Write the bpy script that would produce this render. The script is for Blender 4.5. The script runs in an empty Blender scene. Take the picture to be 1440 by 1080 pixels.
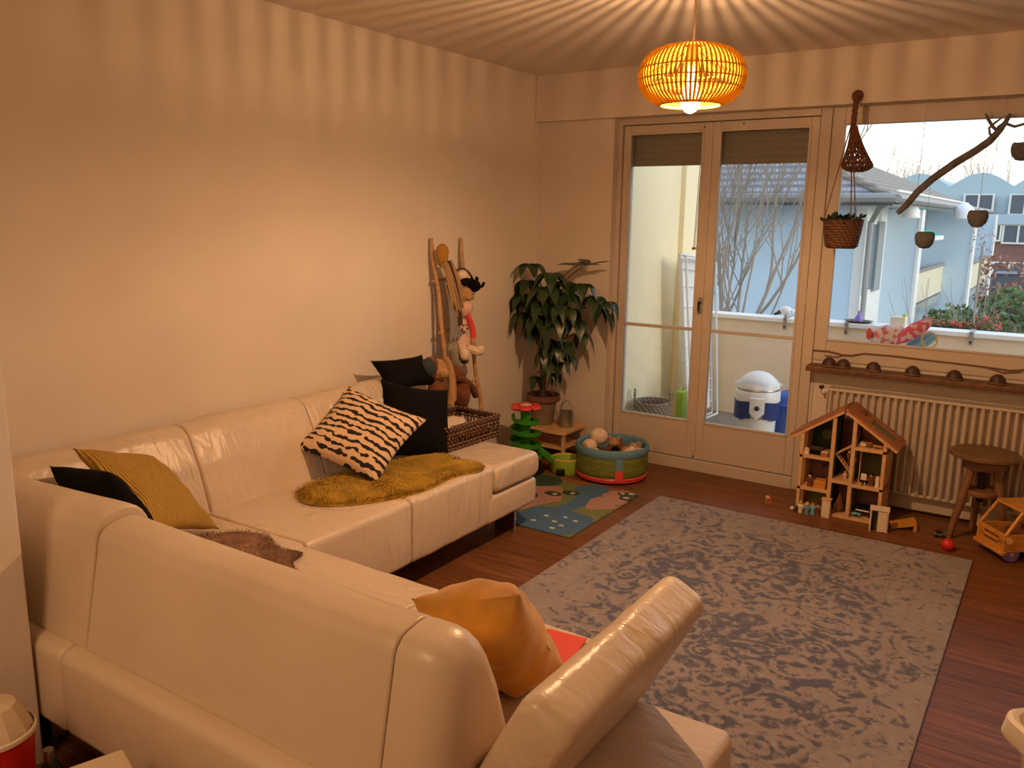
import bpy, bmesh, math, random
from mathutils import Vector, Matrix, Euler, noise
R = math.radians
PI = math.pi
rnd = random.Random(7)
scene = bpy.context.scene
COL = scene.collection
V = Vector

# ------------------------------------------------------------------ materials
def _nt(name):
    m = bpy.data.materials.new(name); m.use_nodes = True
    nt = m.node_tree; b = nt.nodes['Principled BSDF']
    return m, nt, b

def N(nt, typ, **kw):
    n = nt.nodes.new(typ)
    for k, v in kw.items():
        if k in n.inputs: n.inputs[k].default_value = v
        else: setattr(n, k, v)
    return n

def mat(name, col, rough=.6, metal=0, var=0., vscale=8., bump=0., bscale=40., coat=0., sheen=0., emit=None, estr=0., detail=4., spec=.5, stretch=None, trans=0.):
    m, nt, b = _nt(name)
    c = (*col, 1)
    b.inputs['Base Color'].default_value = c
    b.inputs['Roughness'].default_value = rough
    b.inputs['Metallic'].default_value = metal
    b.inputs['Specular IOR Level'].default_value = spec
    if coat: b.inputs['Coat Weight'].default_value = coat; b.inputs['Coat Roughness'].default_value = .2
    if sheen: b.inputs['Sheen Weight'].default_value = sheen; b.inputs['Sheen Roughness'].default_value = .5
    if trans: b.inputs['Transmission Weight'].default_value = trans
    if emit: b.inputs['Emission Color'].default_value = (*emit, 1); b.inputs['Emission Strength'].default_value = estr
    tc = mp = None
    if var or bump:
        tc = N(nt, 'ShaderNodeTexCoord'); mp = N(nt, 'ShaderNodeMapping')
        nt.links.new(tc.outputs['Object'], mp.inputs[0])
        if stretch: mp.inputs['Scale'].default_value = stretch
    if var:
        t = N(nt, 'ShaderNodeTexNoise'); t.inputs['Scale'].default_value = vscale; t.inputs['Detail'].default_value = detail
        nt.links.new(mp.outputs[0], t.inputs['Vector'])
        r = N(nt, 'ShaderNodeValToRGB')
        r.color_ramp.elements[0].position = .3; r.color_ramp.elements[1].position = .7
        r.color_ramp.elements[0].color = (*[x*(1-var) for x in col], 1)
        r.color_ramp.elements[1].color = (*[min(1, x*(1+var)) for x in col], 1)
        nt.links.new(t.outputs['Fac'], r.inputs[0]); nt.links.new(r.outputs[0], b.inputs['Base Color'])
    if bump:
        t = N(nt, 'ShaderNodeTexNoise'); t.inputs['Scale'].default_value = bscale; t.inputs['Detail'].default_value = 5
        nt.links.new(mp.outputs[0], t.inputs['Vector'])
        bp = N(nt, 'ShaderNodeBump'); bp.inputs['Strength'].default_value = bump; bp.inputs['Distance'].default_value = .01
        nt.links.new(t.outputs['Fac'], bp.inputs['Height']); nt.links.new(bp.outputs[0], b.inputs['Normal'])
    return m

M = {}
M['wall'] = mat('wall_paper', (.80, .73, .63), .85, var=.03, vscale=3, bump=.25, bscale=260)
M['walldim'] = mat('wall_paper_dimmed', (.68, .60, .50), .85, var=.03, vscale=3, bump=.25, bscale=260)  # wall paper copy, its colour darkened for the weaker light on this wall
M['ceil'] = mat('ceiling_paint', (.74, .67, .57), .9, bump=.15, bscale=160)
M['paint'] = mat('frame_paint', (.57, .485, .385), .45, var=.03, vscale=5)
M['stub'] = mat('stub_plaster', (.78, .73, .67), .85, bump=.2, bscale=260)
M['wood'] = mat('pine_wood', (.52, .30, .13), .5, var=.25, vscale=6, stretch=(1, 1, 6))
M['lightwood'] = mat('birch_wood', (.66, .40, .19), .5, var=.12, vscale=9, stretch=(1, 1, 5))
M['honey'] = mat('honey_wood', (.62, .28, .05), .45, var=.15, vscale=9, stretch=(1, 1, 5))
M['redwood'] = mat('red_brown_board', (.36, .13, .05), .5, var=.2, vscale=10)
M['darkwood'] = mat('dark_walnut_wood', (.14, .060, .022), .5, var=.3, vscale=8, stretch=(6, 1, 1))
M['stoolseat'] = mat('worn_stool_wood', (.17, .09, .03), .5, var=.3, vscale=7, stretch=(1, 5, 1))
M['stoolleg'] = mat('worn_stool_leg_wood', (.22, .10, .04), .5, var=.25, vscale=12)
M['driftwood'] = mat('grey_driftwood', (.15, .145, .145), .85, var=.3, vscale=25, bump=.4, bscale=60)
M['black'] = mat('black_cotton', (.006, .0045, .004), .95, bump=.2, bscale=120, spec=.15)
M['white'] = mat('white_plastic', (.78, .78, .78), .35)
M['whitemetal'] = mat('white_enamel', (.75, .76, .77), .4)
M['blue'] = mat('blue_plastic', (.02, .10, .42), .35)
M['navy'] = mat('navy_plastic', (.012, .035, .17), .35)
M['dark'] = mat('dark_plastic', (.012, .012, .014), .4)
M['chrome'] = mat('brushed_chrome', (.78, .77, .76), .16, metal=1)
M['tin'] = mat('zinc_metal', (.38, .37, .34), .4, metal=.8, var=.2, vscale=20)
M['red'] = mat('red_plastic', (.62, .018, .018), .35)
M['scarlet'] = mat('scarlet_card', (.80, .06, .03), .6)
M['green'] = mat('green_plastic', (.06, .38, .02), .3, trans=.15)
M['lime'] = mat('lime_plastic', (.32, .50, .05), .4)
M['yellow'] = mat('yellow_plastic', (.72, .52, .10), .45)
M['coral'] = mat('coral_red_plastic', (.70, .07, .06), .35)
M['pinkwhite'] = mat('pale_pink_plush', (.72, .46, .36), .95, var=.15, vscale=30, bump=.5, bscale=120)
M['cream'] = mat('cream_plush', (.76, .60, .44), .95, var=.1, vscale=30, bump=.5, bscale=120)
M['tanplush'] = mat('tan_plush', (.45, .25, .10), .95, var=.2, vscale=30, bump=.5, bscale=120)
M['brownplush'] = mat('brown_plush', (.19, .065, .025), .95, var=.3, vscale=30, bump=.5, bscale=120)
M['greyplush'] = mat('grey_green_plush', (.27, .24, .18), .95, var=.2, vscale=30, bump=.5, bscale=120)
M['mustardplush'] = mat('mustard_knit', (.42, .21, .03), .95, bump=.6, bscale=90)
M['yarngrey'] = mat('grey_blue_yarn', (.27, .25, .25), .95, bump=.5, bscale=150)
M['yarndark'] = mat('dark_brown_yarn', (.07, .04, .03), .95, bump=.5, bscale=150)
M['yarntan'] = mat('tan_yarn', (.40, .25, .12), .95, bump=.5, bscale=150)
M['denim'] = mat('dark_blue_print', (.03, .045, .06), .9)
M['terracotta'] = mat('dark_terracotta', (.16, .055, .035), .7)
M['potclay'] = mat('grey_brown_clay', (.22, .16, .10), .75, var=.15)
M['soil'] = mat('potting_soil', (.05, .03, .018), .95, bump=.8, bscale=80)
M['leaf'] = mat('dark_green_leaf', (.022, .048, .016), .35, var=.3, vscale=6)
M['leafpale'] = mat('small_hanging_leaf', (.03, .045, .015), .5)
M['stem'] = mat('plant_stem', (.14, .08, .04), .8)
M['wicker'] = None
M['shutter'] = mat('taupe_shutter_slat', (.30, .25, .19), .6)
M['balcwall'] = mat('cream_render', (.86, .75, .50), .9, bump=.15, bscale=150)
M['parapet'] = mat('parapet_render', (.80, .66, .48), .9, bump=.15, bscale=150)
M['coping'] = mat('white_coping', (.85, .84, .80), .7)
M['concrete'] = mat('balcony_concrete', (.26, .21, .16), .9, var=.15, vscale=6)
M['houseshade'] = mat('render_blue_shade', (.56, .74, .92), .9, var=.03, vscale=2)  # render tinted blue: the skylit shade of the front face put into its colour
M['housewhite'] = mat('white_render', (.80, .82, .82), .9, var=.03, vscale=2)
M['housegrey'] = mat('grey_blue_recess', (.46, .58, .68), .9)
M['bayshade'] = mat('bay_blue_shade', (.62, .76, .88), .9)  # shadowed faces of the bay fins, their shade painted as a blue tint
M['eaves'] = mat('dark_eaves_board', (.10, .11, .13), .6)
M['gutter'] = mat('zinc_gutter', (.33, .33, .33), .5, metal=.3)
M['shutgrey'] = mat('grey_window_shutter', (.30, .34, .37), .7)
M['railcream'] = mat('cream_balcony_panel', (.72, .66, .50), .8)
M['slab'] = mat('green_grey_slab', (.30, .36, .36), .8)
M['teal'] = mat('teal_fabric', (.01, .50, .42), .7)
M['distblue'] = mat('pale_teal_facade', (.46, .60, .66), .9)
M['distbrick'] = mat('red_brown_facade', (.24, .13, .115), .9, var=.12, vscale=3)
M['distpane'] = mat('dark_window_pane', (.10, .14, .18), .2)
M['bark'] = mat('pale_bark', (.30, .26, .22), .9)
M['barkdark'] = mat('dusk_bark', (.46, .38, .29), .9)
M['bush'] = mat('garden_green', (.10, .17, .06), .8, var=.4, vscale=3)
M['bushbrown'] = mat('autumn_leaf', (.30, .14, .09), .8, var=.4, vscale=3)
M['ground'] = mat('garden_ground', (.13, .14, .08), .95, var=.3, vscale=.6)
M['carblue'] = mat('dark_car_paint', (.05, .06, .10), .3)
M['purple'] = mat('purple_plastic', (.22, .16, .60), .5)
M['pinkfab'] = None
M['felt'] = mat('grey_felt', (.15, .16, .16), .9, var=.2, vscale=40)
M['thread'] = mat('thin_thread', (.35, .30, .25), .8)
M['halfball'] = mat('dark_brown_dome', (.055, .022, .012), .55)
M['twig'] = mat('dry_twig', (.20, .095, .05), .8)
M['rope'] = mat('brown_macrame_cord', (.17, .065, .025), .9, bump=.6, bscale=150)
M['hangrope'] = mat('hanger_string', (.25, .16, .10), .9)
M['tealdark'] = mat('dark_teal_panel', (.025, .06, .055), .7)
M['mauve'] = mat('mauve_panel', (.27, .14, .14), .7)
M['dgreen'] = mat('green_panel', (.22, .32, .08), .7)
M['olive'] = mat('olive_panel', (.14, .16, .07), .7)
M['tubblue'] = mat('blue_grey_fabric', (.13, .27, .36), .8, bump=.4, bscale=60)
M['tubgreen'] = mat('olive_green_fabric', (.17, .20, .025), .8, bump=.6, bscale=18, var=.25, vscale=14, stretch=(1, 1, 6))
M['ivory'] = mat('ivory_plastic', (.82, .74, .60), .4)
M['cardcream'] = mat('cream_card', (.74, .62, .46), .7)
M['sofafoot'] = mat('black_sofa_foot', (.01, .01, .01), .4)

def fabric_stripes():
    m, nt, b = _nt('zebra_stripe_weave'); L = nt.links.new
    tc = N(nt, 'ShaderNodeTexCoord'); mp = N(nt, 'ShaderNodeMapping'); L(tc.outputs['Object'], mp.inputs[0])
    no = N(nt, 'ShaderNodeTexNoise'); no.inputs['Scale'].default_value = 9; no.inputs['Detail'].default_value = 2; L(mp.outputs[0], no.inputs['Vector'])
    add = N(nt, 'ShaderNodeVectorMath', operation='MULTIPLY_ADD'); add.inputs[1].default_value = (0, .05, 0); L(no.outputs['Color'], add.inputs[0]); L(mp.outputs[0], add.inputs[2])
    w = N(nt, 'ShaderNodeTexWave', wave_type='BANDS', bands_direction='Y'); w.inputs['Scale'].default_value = 8.6; w.inputs['Distortion'].default_value = 2.2; w.inputs['Detail'].default_value = 1; w.inputs['Detail Scale'].default_value = 2.5
    L(add.outputs[0], w.inputs['Vector'])
    n2 = N(nt, 'ShaderNodeTexNoise'); n2.inputs['Scale'].default_value = 34; n2.inputs['Detail'].default_value = 1; L(mp.outputs[0], n2.inputs['Vector'])
    mx = N(nt, 'ShaderNodeMath', operation='MULTIPLY_ADD'); mx.inputs[1].default_value = 2.1; L(n2.outputs['Fac'], mx.inputs[0]); L(w.outputs['Fac'], mx.inputs[2])
    hf = N(nt, 'ShaderNodeMath', operation='MULTIPLY'); hf.inputs[1].default_value = .5; L(mx.outputs[0], hf.inputs[0])
    r = N(nt, 'ShaderNodeValToRGB'); e = r.color_ramp.elements
    e[0].position = .675; e[0].color = (.02, .012, .012, 1); e[1].position = .705; e[1].color = (.78, .56, .36, 1)
    L(hf.outputs[0], r.inputs[0]); L(r.outputs[0], b.inputs['Base Color']); b.inputs['Roughness'].default_value = .9
    return m
M['zebra'] = fabric_stripes()

def wave_mat(name, c0, c1, scale, direction='X', dist=0., rough=.85, bump=.3, p=(.35, .65), coord='Object', dscale=1.):
    m, nt, b = _nt(name); L = nt.links.new
    tc = N(nt, 'ShaderNodeTexCoord'); w = N(nt, 'ShaderNodeTexWave', wave_type='BANDS', bands_direction=direction)
    w.inputs['Scale'].default_value = scale; w.inputs['Distortion'].default_value = dist; w.inputs['Detail Scale'].default_value = dscale
    L(tc.outputs[coord], w.inputs['Vector'])
    r = N(nt, 'ShaderNodeValToRGB'); e = r.color_ramp.elements
    e[0].position = p[0]; e[0].color = (*c0, 1); e[1].position = p[1]; e[1].color = (*c1, 1)
    L(w.outputs['Fac'], r.inputs[0]); L(r.outputs[0], b.inputs['Base Color']); b.inputs['Roughness'].default_value = rough
    if bump:
        bp = N(nt, 'ShaderNodeBump'); bp.inputs['Strength'].default_value = bump; bp.inputs['Distance'].default_value = .006
        L(w.outputs['Fac'], bp.inputs['Height']); L(bp.outputs[0], b.inputs['Normal'])
    return m
M['corduroy'] = wave_mat('mustard_ribbed_knit', (.40, .22, .025), (.60, .37, .06), 26, 'X', .6, bump=.8)
M['mustard'] = mat('mustard_velvet', (.56, .27, .025), .8, var=.25, vscale=9, sheen=.4, bump=.3, bscale=20)
M['furmustard'] = mat('mustard_faux_fur', (.47, .30, .035), .9, var=.25, vscale=10)
M['furbrown'] = mat('grey_brown_fur', (.34, .20, .13), .95, var=.35, vscale=12)
M['lining'] = mat('grey_lining', (.40, .34, .26), .9)
M['rooftile'] = wave_mat('grey_roof_tiles', (.15, .155, .18), (.36, .37, .40), 2.6, 'Z', .4, p=(.2, .8), bump=.4)
M['roofbrown'] = wave_mat('brown_roof_tiles', (.23, .19, .15), (.34, .29, .23), 2.6, 'Z', .4, p=(.2, .8), bump=.3)
def two(name, c0, c1, scale, p0, p1, rough=.6):
    m, nt, b = _nt(name); tc = N(nt, 'ShaderNodeTexCoord'); t = N(nt, 'ShaderNodeTexNoise'); t.inputs['Scale'].default_value = scale; t.inputs['Detail'].default_value = 1
    r = N(nt, 'ShaderNodeValToRGB'); e = r.color_ramp.elements; e[0].position = p0; e[0].color = (*c0, 1); e[1].position = p1; e[1].color = (*c1, 1)
    nt.links.new(tc.outputs['Object'], t.inputs['Vector']); nt.links.new(t.outputs['Fac'], r.inputs[0]); nt.links.new(r.outputs[0], b.inputs['Base Color']); b.inputs['Roughness'].default_value = rough; return m
M['patchfab'] = two('pink_white_print', (.62, .16, .20), (.78, .70, .70), 26, .42, .50)
M['pinkfab'] = two('hot_pink_print', (.72, .10, .22), (.80, .62, .70), 34, .52, .58)
M['skyfab'] = mat('sky_blue_fabric', (.18, .50, .68), .6)

def wicker(name, c0, c1, sx=60, sz=60):
    m, nt, b = _nt(name); L = nt.links.new
    tc = N(nt, 'ShaderNodeTexCoord')
    w1 = N(nt, 'ShaderNodeTexWave', wave_type='BANDS', bands_direction='Z'); w1.inputs['Scale'].default_value = sz; w1.inputs['Distortion'].default_value = 2
    w2 = N(nt, 'ShaderNodeTexWave', wave_type='BANDS', bands_direction='DIAGONAL'); w2.inputs['Scale'].default_value = sx; w2.inputs['Distortion'].default_value = 1
    L(tc.outputs['Object'], w1.inputs['Vector']); L(tc.outputs['Object'], w2.inputs['Vector'])
    mu = N(nt, 'ShaderNodeMath', operation='MULTIPLY'); L(w1.outputs['Fac'], mu.inputs[0]); L(w2.outputs['Fac'], mu.inputs[1])
    r = N(nt, 'ShaderNodeValToRGB'); e = r.color_ramp.elements
    e[0].position = .1; e[0].color = (*c0, 1); e[1].position = .6; e[1].color = (*c1, 1)
    L(mu.outputs[0], r.inputs[0]); L(r.outputs[0], b.inputs['Base Color']); b.inputs['Roughness'].default_value = .7
    bp = N(nt, 'ShaderNodeBump'); bp.inputs['Strength'].default_value = .9; bp.inputs['Distance'].default_value = .006
    L(mu.outputs[0], bp.inputs['Height']); L(bp.outputs[0], b.inputs['Normal'])
    return m
M['wicker'] = wicker('brown_wicker', (.06, .025, .012), (.30, .15, .075), 22, 16)
M['wickerdark'] = wicker('hanging_basket_weave', (.09, .035, .012), (.24, .105, .04), 18, 22)
M['wickergrey'] = wicker('grey_seagrass', (.16, .12, .085), (.42, .34, .26), 14, 22)

def leather(name='cream_leather', folds=.6):
    m, nt, b = _nt(name); L = nt.links.new
    tc = N(nt, 'ShaderNodeTexCoord')
    n1 = N(nt, 'ShaderNodeTexNoise'); n1.inputs['Scale'].default_value = 2.2; n1.inputs['Detail'].default_value = 4; L(tc.outputs['Object'], n1.inputs['Vector'])
    r = N(nt, 'ShaderNodeValToRGB'); e = r.color_ramp.elements
    e[0].position = .3; e[0].color = (.66, .535, .40, 1); e[1].position = .7; e[1].color = (.73, .61, .47, 1)
    L(n1.outputs['Fac'], r.inputs[0]); L(r.outputs[0], b.inputs['Base Color'])
    b.inputs['Roughness'].default_value = .33; b.inputs['Specular IOR Level'].default_value = .55
    fine = N(nt, 'ShaderNodeTexVoronoi'); fine.inputs['Scale'].default_value = 260; L(tc.outputs['Object'], fine.inputs['Vector'])
    big = N(nt, 'ShaderNodeTexNoise'); big.inputs['Scale'].default_value = 7; big.inputs['Detail'].default_value = 3; big.inputs['Distortion'].default_value = 1.2; L(tc.outputs['Object'], big.inputs['Vector'])
    b1 = N(nt, 'ShaderNodeBump'); b1.inputs['Strength'].default_value = .10; b1.inputs['Distance'].default_value = .002; L(fine.outputs['Distance'], b1.inputs['Height'])
    b2 = N(nt, 'ShaderNodeBump'); b2.inputs['Strength'].default_value = .15+.45*folds; b2.inputs['Distance'].default_value = .014; L(big.outputs['Fac'], b2.inputs['Height']); L(b1.outputs[0], b2.inputs['Normal'])
    mp = N(nt, 'ShaderNodeMapping'); mp.inputs['Scale'].default_value = (6, 13, 2.2); L(tc.outputs['Object'], mp.inputs[0])
    fo = N(nt, 'ShaderNodeTexNoise'); fo.inputs['Scale'].default_value = 1.5; fo.inputs['Detail'].default_value = 2; fo.inputs['Distortion'].default_value = .8; L(mp.outputs[0], fo.inputs['Vector'])
    big2 = N(nt, 'ShaderNodeTexNoise'); big2.inputs['Scale'].default_value = 1.7; L(tc.outputs['Object'], big2.inputs['Vector'])
    gate = N(nt, 'ShaderNodeMapRange'); gate.inputs['From Min'].default_value = .40; gate.inputs['From Max'].default_value = .60; L(big2.outputs['Fac'], gate.inputs['Value'])
    mu = N(nt, 'ShaderNodeMath', operation='MULTIPLY'); L(fo.outputs['Fac'], mu.inputs[0]); L(gate.outputs[0], mu.inputs[1])
    b3 = N(nt, 'ShaderNodeBump'); b3.inputs['Strength'].default_value = folds; b3.inputs['Distance'].default_value = .03; L(mu.outputs[0], b3.inputs['Height']); L(b2.outputs[0], b3.inputs['Normal'])
    L(b3.outputs[0], b.inputs['Normal'])
    return m
M['leather'] = leather()
M['leathersmooth'] = leather('smooth_cream_leather', .12)

def floor_mat():
    m, nt, b = _nt('walnut_laminate'); L = nt.links.new
    tc = N(nt, 'ShaderNodeTexCoord')
    br = N(nt, 'ShaderNodeTexBrick', offset=.37); br.inputs['Scale'].default_value = 1
    br.inputs['Brick Width'].default_value = 1.25; br.inputs['Row Height'].default_value = .125; br.inputs['Mortar Size'].default_value = .0015
    br.inputs['Color1'].default_value = (.175, .070, .024, 1); br.inputs['Color2'].default_value = (.225, .095, .034, 1); br.inputs['Mortar'].default_value = (.06, .022, .01, 1); br.inputs['Bias'].default_value = 0
    L(tc.outputs['Object'], br.inputs['Vector'])
    mp = N(nt, 'ShaderNodeMapping'); mp.inputs['Scale'].default_value = (1.6, 22, 1); L(tc.outputs['Object'], mp.inputs[0])
    no = N(nt, 'ShaderNodeTexNoise'); no.inputs['Scale'].default_value = 2.2; no.inputs['Detail'].default_value = 6; L(mp.outputs[0], no.inputs['Vector'])
    r = N(nt, 'ShaderNodeValToRGB'); e = r.color_ramp.elements
    e[0].position = .3; e[0].color = (.55, .52, .5, 1); e[1].position = .72; e[1].color = (1.25, 1.2, 1.15, 1)
    L(no.outputs['Fac'], r.inputs[0])
    mx = N(nt, 'ShaderNodeMix', data_type='RGBA', blend_type='MULTIPLY'); mx.inputs[0].default_value = 1
    L(br.outputs['Color'], mx.inputs[6]); L(r.outputs[0], mx.inputs[7]); L(mx.outputs[2], b.inputs['Base Color'])
    b.inputs['Roughness'].default_value = .42; b.inputs['Specular IOR Level'].default_value = .2
    bp = N(nt, 'ShaderNodeBump'); bp.inputs['Strength'].default_value = .08; bp.inputs['Distance'].default_value = .003; L(no.outputs['Fac'], bp.inputs['Height']); L(bp.outputs[0], b.inputs['Normal'])
    return m
M['floor'] = floor_mat()

def rug_mat(w, l):
    """worn oriental rug: soft grey-beige ground, blue-grey blotches, a paler border, rosettes"""
    m, nt, b = _nt('vintage_rug_pile'); L = nt.links.new
    tc = N(nt, 'ShaderNodeTexCoord')
    def noise_(s, d=4, dist=0.):
        n = N(nt, 'ShaderNodeTexNoise'); n.inputs['Scale'].default_value = s; n.inputs['Detail'].default_value = d; n.inputs['Distortion'].default_value = dist
        n.inputs['Roughness'].default_value = .65
        L(tc.outputs['Object'], n.inputs['Vector']); return n.outputs['Fac']
    def math_(op, a, c=None):
        n = N(nt, 'ShaderNodeMath', operation=op)
        for i, x in enumerate((a, c)):
            if x is None: continue
            if isinstance(x, (int, float)): n.inputs[i].default_value = x
            else: L(x, n.inputs[i])
        return n.outputs[0]
    def ramp(f, p0, p1):
        n = N(nt, 'ShaderNodeMapRange'); n.inputs['From Min'].default_value = p0; n.inputs['From Max'].default_value = p1; L(f, n.inputs['Value']); return n.outputs[0]
    def mix(f, a, c):
        n = N(nt, 'ShaderNodeMix', data_type='RGBA')
        if isinstance(f, float): n.inputs[0].default_value = f
        else: L(f, n.inputs[0])
        for i, x in ((6, a), (7, c)):
            if isinstance(x, tuple): n.inputs[i].default_value = (*x, 1)
            else: L(x, n.inputs[i])
        return n.outputs[2]
    sx = N(nt, 'ShaderNodeSeparateXYZ'); L(tc.outputs['Object'], sx.inputs[0])
    ax = math_('ABSOLUTE', sx.outputs[0]); ay = math_('ABSOLUTE', sx.outputs[1])
    dx = math_('SUBTRACT', w/2, ax); dy = math_('SUBTRACT', l/2, ay); edge = math_('MINIMUM', dx, dy)
    ground = mix(noise_(3.2, 3), (.215, .19, .195), (.365, .315, .30))
    # worn blue figures inside the field
    fine = noise_(23, 6, .6); big = noise_(2.3, 3)
    v = N(nt, 'ShaderNodeTexVoronoi', feature='SMOOTH_F1'); v.inputs['Scale'].default_value = 8; L(tc.outputs['Object'], v.inputs['Vector'])
    ring = math_('SINE', math_('MULTIPLY', v.outputs['Distance'], 32.))
    fig = math_('ADD', math_('MULTIPLY', fine, 1.0), math_('MULTIPLY', ring, .075))
    fig = math_('ADD', fig, math_('MULTIPLY', math_('SUBTRACT', big, .5), .55))
    field = ramp(edge, .16, .36)
    fig = math_('ADD', fig, math_('MULTIPLY', math_('SUBTRACT', field, 1.), .10))
    mask = math_('MULTIPLY', ramp(fig, .45, .57), .82)
    c = mix(mask, ground, (.042, .060, .125))
    # medallion ring in the middle of the field and corner lines of the border
    ln = math_('MULTIPLY', ramp(math_('ABSOLUTE', math_('SUBTRACT', edge, .17)), .012, .0), ramp(noise_(11, 3), .42, .58))
    ln2 = math_('MULTIPLY', ramp(math_('ABSOLUTE', math_('SUBTRACT', edge, .28)), .012, .0), ramp(noise_(9, 3), .42, .58))
    c = mix(math_('MULTIPLY', math_('MAXIMUM', ln, ln2), .45), c, (.17, .15, .15))
    hi = math_('MULTIPLY', ramp(noise_(26, 3), .56, .72), .5)
    c = mix(hi, c, (.44, .38, .33))
    spk = math_('MULTIPLY', ramp(noise_(55, 2), .58, .74), .45)
    c = mix(spk, c, (.12, .095, .085))
    L(c, b.inputs['Base Color']); b.inputs['Roughness'].default_value = .95; b.inputs['Sheen Weight'].default_value = .15
    bp = N(nt, 'ShaderNodeBump'); bp.inputs['Strength'].default_value = .5; bp.inputs['Distance'].default_value = .004; L(noise_(160, 2), bp.inputs['Height']); L(bp.outputs[0], b.inputs['Normal'])
    return m

def glass_mat(name='clear_pane'):
    m = bpy.data.materials.new(name); m.use_nodes = True; nt = m.node_tree; nt.nodes.clear(); L = nt.links.new
    o = N(nt, 'ShaderNodeOutputMaterial'); t = N(nt, 'ShaderNodeBsdfTransparent'); g = N(nt, 'ShaderNodeBsdfGlossy'); g.inputs['Roughness'].default_value = .0
    t.inputs['Color'].default_value = (.97, .98, .97, 1)
    f = N(nt, 'ShaderNodeFresnel'); f.inputs['IOR'].default_value = 1.45
    x = N(nt, 'ShaderNodeMixShader'); L(f.outputs[0], x.inputs[0]); L(t.outputs[0], x.inputs[1]); L(g.outputs[0], x.inputs[2]); L(x.outputs[0], o.inputs[0])
    return m
M['glass'] = glass_mat()

def bulb_mat():
    m = bpy.data.materials.new('glowing_bulb_glass'); m.use_nodes = True; nt = m.node_tree; nt.nodes.clear(); L = nt.links.new
    o = N(nt, 'ShaderNodeOutputMaterial'); t = N(nt, 'ShaderNodeBsdfTransparent'); e = N(nt, 'ShaderNodeEmission')
    e.inputs['Color'].default_value = (1, .72, .36, 1); e.inputs['Strength'].default_value = 4.5
    x = N(nt, 'ShaderNodeAddShader'); L(t.outputs[0], x.inputs[0]); L(e.outputs[0], x.inputs[1]); L(x.outputs[0], o.inputs[0])
    return m
M['bulb'] = bulb_mat()

def rib_mat():
    m = bpy.data.materials.new('rattan_rib'); m.use_nodes = True; nt = m.node_tree; nt.nodes.clear(); L = nt.links.new
    o = N(nt, 'ShaderNodeOutputMaterial'); d = N(nt, 'ShaderNodeBsdfDiffuse'); t = N(nt, 'ShaderNodeBsdfTranslucent')
    d.inputs['Color'].default_value = (.42, .28, .035, 1); t.inputs['Color'].default_value = (.26, .14, .012, 1)
    x = N(nt, 'ShaderNodeMixShader'); x.inputs[0].default_value = .5; L(d.outputs[0], x.inputs[1]); L(t.outputs[0], x.inputs[2]); L(x.outputs[0], o.inputs[0])
    return m
M['rib'] = rib_mat()
M['cord'] = mat('pale_cord', (.55, .40, .26), .7)

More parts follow.
